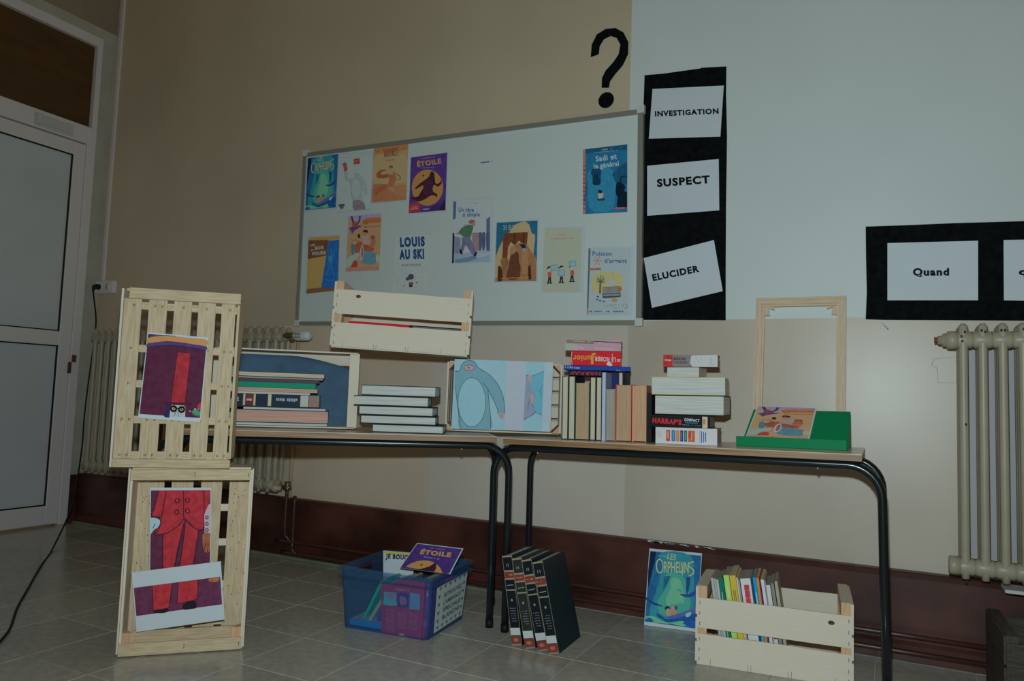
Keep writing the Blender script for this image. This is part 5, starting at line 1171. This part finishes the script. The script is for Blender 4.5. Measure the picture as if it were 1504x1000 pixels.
for lab, xl, xr, yt, c_, pg, kind in rows:
    s0, zt = FD.hit(1030 + xl / 7.407, 825 + yt / 7.407, offD); s1, _ = FD.hit(1030 + xr / 7.407, 825 + yt / 7.407, offD)
    Tk = (s1 - s0) * math.cos(lean) - .0008; H = zt / math.cos(lean) - .002
    sb = s0 - math.tan(lean) * zt   # where its foot stands
    M = FD.M(sb, offD, .0012, 0, lean, 0)
    def spn(a, r, kind=kind, c_=c_):
        if kind == 'title': a.line((170, 196, 190), .2, .5, .16, .5, .42, smooth=0); a.line((110, 160, 80), .3, .5, .5, .5, .8, smooth=0)
        if kind == 'grass': a.pg((96, 150, 60), 0, .5, 1, .5, 1, .55, 0, .55); a.line((90, 100, 90), .3, .5, .3, .5, .46, smooth=0); a.line((176, 196, 120), .4, .5, .12, .5, .25, smooth=0)
        if kind == 'yellow': a.pg((196, 172, 42), 0, .0, 1, .0, 1, .42, 0, .42); a.line((120, 90, 40), .12, .35, .16, .35, .34, smooth=0); a.line((120, 90, 40), .12, .62, .16, .62, .34, smooth=0)
        if kind == 'boxes':
            for i in range(6): a.line((176, 44, 50), .06, .3, .10 + i*.085, .78, .10 + i*.085, .78, .165 + i*.085, .3, .165 + i*.085, smooth=0, closed=True); a.line((176, 44, 50), .07, .42, .132 + i*.085, .66, .132 + i*.085, smooth=0)
            a.text((50, 54, 60), 'AN', .75, .74, .75, .86, .5, .02)
        if kind == 'label': a.pg((136, 26, 34), .05, .26, .95, .26, .95, .62, .05, .62); a.line((206, 180, 180), .22, .5, .32, .5, .56, smooth=0)
    # printed patterns are drawn on the spine face quad
    b = book(lab, M, max(Tk, .0035), (.15 if pg == 'grey' else .175), H, cm('paperback_%d_%d_%d' % c_, c_, 2.4), pg, GD, .0006, spine=spn if kind != 'plain' else None)

# ------------------------------------------------------------------ translucent blue storage box with its contents
FBx = Fr(2.690, -.808, .0, 5.3)
WX, DY, HZ = .352, .318, .222
def plastic():
    m = bpy.data.materials.new('translucent_blue_plastic'); m.use_nodes = True; nt = m.node_tree; b = nt.nodes['Principled BSDF']
    b.inputs['Base Color'].default_value = (.05, .20, .42, 1); b.inputs['Roughness'].default_value = .25
    tr = nt.nodes.new('ShaderNodeBsdfTransparent'); tr.inputs[0].default_value = (.86, .90, .96, 1)
    mx = nt.nodes.new('ShaderNodeMixShader'); mx.inputs[0].default_value = .18
    nt.links.new(tr.outputs[0], mx.inputs[1]); nt.links.new(b.outputs[0], mx.inputs[2]); nt.links.new(mx.outputs[0], nt.nodes['Material Output'].inputs[0])
    m.diffuse_color = (.05, .2, .6, .6); return m
M_bl = plastic()
bxr = empty('storage_box', FBx.M(WX/2, DY/2, .001), 'translucent blue plastic storage box full of books on the floor', 'box')
def rrect(w_, d_, r, n=4):
    out = []
    for cx, cy, a0 in ((w_/2 - r, d_/2 - r, 0), (-w_/2 + r, d_/2 - r, 90), (-w_/2 + r, -d_/2 + r, 180), (w_/2 - r, -d_/2 + r, 270)):
        for k in range(n + 1): a = math.radians(a0 + 90*k/n); out.append((cx + r*math.cos(a), cy + r*math.sin(a)))
    return out
def shell(levels, name, closed_bottom=False, r=.025):
    """levels: list of (w, d, z); builds a skin through them"""
    mb = MB(); vs = []; N = None
    for w_, d_, z in levels:
        p = rrect(w_, d_, r); N = len(p); vs += [(x, y, z) for x, y in p]
    fs = [(l*N + i, l*N + (i+1) % N, (l+1)*N + (i+1) % N, (l+1)*N + i) for l in range(len(levels) - 1) for i in range(N)]
    if closed_bottom: fs.append(list(range(N)))
    mb.add(vs, fs, None, True); return mb
fx = .030
# walls: panels with a hand slot in each short side
def side_pt(u, v, side):   # u 0..1 along the side, v 0..1 up
    w_ = WX + fx * v; d_ = DY + fx * v; z = HZ * v; r = .02
    if side == 'R': return (w_/2, -d_/2 + r + (d_ - 2*r) * u, z)
    if side == 'L': return (-w_/2, d_/2 - r - (d_ - 2*r) * u, z)
    if side == 'F': return (-w_/2 + r + (w_ - 2*r) * u, -d_/2, z)
    if side == 'B': return (w_/2 - r - (w_ - 2*r) * u, d_/2, z)
for sd in 'RLFB':
    mb = MB(); us = [0, .32, .38, .62, .68, 1]; vs_ = [0, .28, .56, .78, .90, 1]; grid = {}
    vl = []
    for j, v in enumerate(vs_):
        for i, u in enumerate(us): grid[i, j] = len(vl); vl.append(side_pt(u, v, sd))
    fs = []
    for j in range(5):
        for i in range(5):
            if sd in 'RL' and j == 3 and i in (1, 2, 3): continue
            fs.append((grid[i, j], grid[i+1, j], grid[i+1, j+1], grid[i, j+1]))
    mb.add(vl, fs); mb.flat = True
    o = mb.build('box_wall', M_bl, bxr); md = o.modifiers.new('t', 'SOLIDIFY'); md.thickness = .0022
for sx, sy in ((1, 1), (1, -1), (-1, 1), (-1, -1)):
    mb = MB(); vl = []
    for v in (0, .5, 1):
        w_ = WX + fx * v; d_ = DY + fx * v; r = .02
        for k in range(6): a = math.pi/2*k/5; vl.append((sx*(w_/2 - r + r*math.cos(a)), sy*(d_/2 - r + r*math.sin(a)), HZ*v))
    fs = [(l*6 + i, l*6 + i + 1, (l+1)*6 + i + 1, (l+1)*6 + i) for l in range(2) for i in range(5)]
    mb.add(vl, fs, None, True); mb.flat = True; o = mb.build('box_corner', M_bl, bxr); md = o.modifiers.new('t', 'SOLIDIFY'); md.thickness = .0022
MB().prism(rrect(WX - .004, DY - .004, .02), .0, .003, 'z').build('box_bottom', M_bl, bxr)
for z, e, nm in ((HZ, .014, 'rim'), (HZ - .032, .016, 'rib')):
    w_ = WX + fx * z / HZ; d_ = DY + fx * z / HZ; A_ = rrect(w_ + 2*e, d_ + 2*e, .03); B_ = rrect(w_ - .001, d_ - .001, .022); N = len(A_)
    h_ = .010 if nm == 'rim' else .003
    vs = [(x, y, z) for x, y in A_] + [(x, y, z) for x, y in B_] + [(x, y, z - h_) for x, y in A_] + [(x, y, z - h_*.3) for x, y in B_]
    fs = [(i, (i+1) % N, N + (i+1) % N, N + i) for i in range(N)] + [(i, (i+1) % N, 2*N + (i+1) % N, 2*N + i) for i in range(N)] + [(2*N + i, 2*N + (i+1) % N, 3*N + (i+1) % N, 3*N + i) for i in range(N)]
    mb = MB(); mb.add(vs, fs); mb.build(nm, M_bl, bxr)
# contents
GB = 'books inside the blue storage box'
FBo = Fr(*FBx.P(0, 0, .0045), 5.3)
IN = FBo
def inbox(label, s0, n0, z0, Tk, D, H, cover, rx=0, ry=0, rz=0, pg='grey', art=None, hard=.001):
    return book(label, IN.M(s0, n0, z0, rx, ry, rz), Tk, D, H, cover, pg, GB, hard)
crim = cm('crimson_magazine_cover', (132, 30, 62), 3.2)
ps = [(95, 150), (680, 232), (700, 935), (95, 850)]
q = fquad(IN, [(p[0], p[1]) for p in ps], .010, 550, 840, 9.52)
o = sheet('magazine', 'crimson back cover of a magazine pressed against the front of the blue box', 'magazine', q, GB, crim, .004)
a = Art(q, ps, gain=1.5)
a.pg((80, 150, 160), 135, 275, 310, 290, 305, 475, 130, 455); a.pg((44, 44, 90), 330, 290, 485, 300, 480, 500, 330, 490); a.pg((110, 150, 180), 500, 290, 635, 310, 635, 530, 495, 520)
a.blob((70, 150, 130), 135, 390, 300, 410, 300, 470, 140, 455); a.blob((160, 110, 110), 190, 300, 280, 310, 270, 370, 200, 360); a.blob((130, 70, 100), 360, 350, 450, 360, 450, 450, 370, 450)
for i in range(14): a.scrib((176, 120, 140), 170, 520 + i*22, 290, 536 + i*22, 9, 6)
for i in range(11): a.scrib((176, 120, 140), 335, 545 + i*22, 460, 560 + i*22, 9, 6)
for i in range(11): a.scrib((176, 120, 140), 500, 565 + i*22, 620, 580 + i*22, 9, 6)
a.scrib((190, 170, 90), 310, 225, 500, 250, 24, 8); a.pg((190, 170, 130), 360, 850, 430, 860, 428, 905, 360, 897)
a.done(o)
inbox('thick crimson spined annual standing behind the magazine in the blue box', .215, .012, 0, .115, .016, .195, crim, hard=.0012)
inbox('purple book standing at the right end inside the blue box', .29, .032, 0, .05, .20, .19, cm('violet_cover', (70, 40, 96), 3.5))
inbox('wide blue book lying on the bottom left of the box', .012, .03, .0, .16, .22, .022, cm('sea_blue_cover', (40, 100, 140), 3.2), pg='white')
inbox('green picture book leaning in the left half of the blue box', .05, .06, .024, .010, .17, .16, cm('emerald_cover', (40, 160, 110), 3.6), 0, math.radians(26), 0)
inbox('pale paperback leaning right in the left half of the blue box', .085, .04, .024, .012, .17, .17, cm('cream_white_cover', (170, 160, 140), 3.6), 0, math.radians(31), 0, 'white')
inbox('navy paperback leaning in the middle of the blue box', .115, .05, .024, .014, .17, .16, cm('navy_blue_cover', (34, 56, 110), 3.4), 0, math.radians(24), 0)
inbox('grey paperback leaning against the others in the blue box', .145, .06, .024, .012, .17, .16, cm('mid_grey_cover', (1, 1, 1)), 0, math.radians(20), 0)
# magazine with big black letters at the back
ps = [(488, 168), (760, 190), (740, 420), (488, 420)]
q = fquad(IN, ps, .20, 480, 780, 5.883)
o = sheet('magazine', 'yellow topped magazine with bold black letters at the back of the blue box', 'magazine', q, GB, th=.004)
a = Art(q, ps, 3.0); a.pg((176, 166, 60), 495, 172, 760, 192, 758, 210, 494, 192); a.line((30, 34, 36), 3, 505, 268, 505, 194, 760, 212, smooth=0); a.text((14, 16, 20), 'JE BOUQUINE', 512, 196, 820, 216, 52, .05); a.done(o)
ps = [(780, 102), (1180, 150), (1080, 420), (560, 420)]
zq = []
tl = IN.hit(480 + 780/5.883, 780 + 102/5.883, .17); tr = IN.hit(480 + 1180/5.883, 780 + 150/5.883, .17); bl = IN.hit(480 + 630/5.883, 780 + 315/5.883, .09); br = IN.hit(480 + 1065/5.883, 780 + 372/5.883, .09)
q = [IN.P(tl[0], .17, tl[1]), IN.P(tr[0], .17, tr[1]), IN.P(br[0], .09, br[1]), IN.P(bl[0], .09, bl[1])]
o = sheet('cover_print', 'purple cover print with a yellow circle sticking out of the blue box', 'poster', q, th=.001)
a = Art(inset(q, .015, .03, .02, 0), [(130, 155), (638, 88), (628, 450), (112, 500)], 3.0)
a.pg((60, 40, 100), 130, 155, 638, 88, 628, 450, 112, 500); a.poly((190, 138, 66), [(363 + 225*math.cos(t), 578 - 240*math.sin(t)) for t in [math.pi*(.14 + .72*i/16) for i in range(17)]])
a.blob((50, 24, 38), 432, 350, 462, 380, 462, 465, 300, 482, 340, 450, 400, 400); a.ell((70, 40, 40), 308, 410, 14, 12); a.text((206, 160, 92), 'ÉTOILE', 212, 200, 550, 152, 80, .05); a.scrib((140, 90, 90), 290, 165, 470, 142, 12, 12); a.scrib((130, 120, 170), 290, 296, 460, 282, 12, 12)
a.done(o)
# label sheet on the right wall of the box
def boxside(u, v):
    p = side_pt(u, v, 'R'); return bxr.matrix_world @ Vector((p[0] + .0035, p[1], p[2]))
q = [boxside(.10, .80), boxside(.97, .84), boxside(.95, .09), boxside(.10, .06)]
o = sheet('label_sheet', 'white printed sheet with a leafy border on the end of the blue box', 'sheet of paper', q, None, mat('dim_white_paper', (.62, .66, .64), .7), .0006)
a = Art(q, None, 3.3)
for i in range(6):
    for v_ in (.06, .92): a.poly((34, 62, 54), [(.06 + i*.155, v_ - .03), (.15 + i*.155, v_ - .035), (.11 + i*.155, v_ + .05)])
for i in range(4):
    for u_ in (.06, .88): a.poly((34, 62, 54), [(u_ - .03, .20 + i*.18), (u_ + .06, .19 + i*.18), (u_ + .02, .28 + i*.18)])
for i, s_ in enumerate(('RETROUVEZ', "L'AMBIANCE", 'SPECIALE', 'BLANCHE')): a.text((30, 40, 44), s_, .22, .20 + i*.165, .82, .20 + i*.165, .10, .02)
a.done(o)

# ------------------------------------------------------------------ dark crate at the lower right corner
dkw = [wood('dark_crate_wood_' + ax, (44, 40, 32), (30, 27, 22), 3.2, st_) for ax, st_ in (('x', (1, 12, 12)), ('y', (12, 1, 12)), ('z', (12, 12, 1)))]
cr = crate('wooden_crate', 'dark weathered crate in the shade at the lower right corner', Fr(4.815, -.50, .005, 2).M(0, 0, 0), L=.5, W=.34, ws=dkw, H=.22, PH=.24, post=dkw[2])
tag(MB().box(0, .5, -.10, 0, 0, .012, bev=.002).build('shelf_board', mat('white_shelf', alb((140, 144, 140), 2.4), .5), None, T(at(1473, 855, 'y', -.1).x, -.05, .295)), 'thin white board lying under the right radiator', 'board')
bpy.context.view_layer.update()
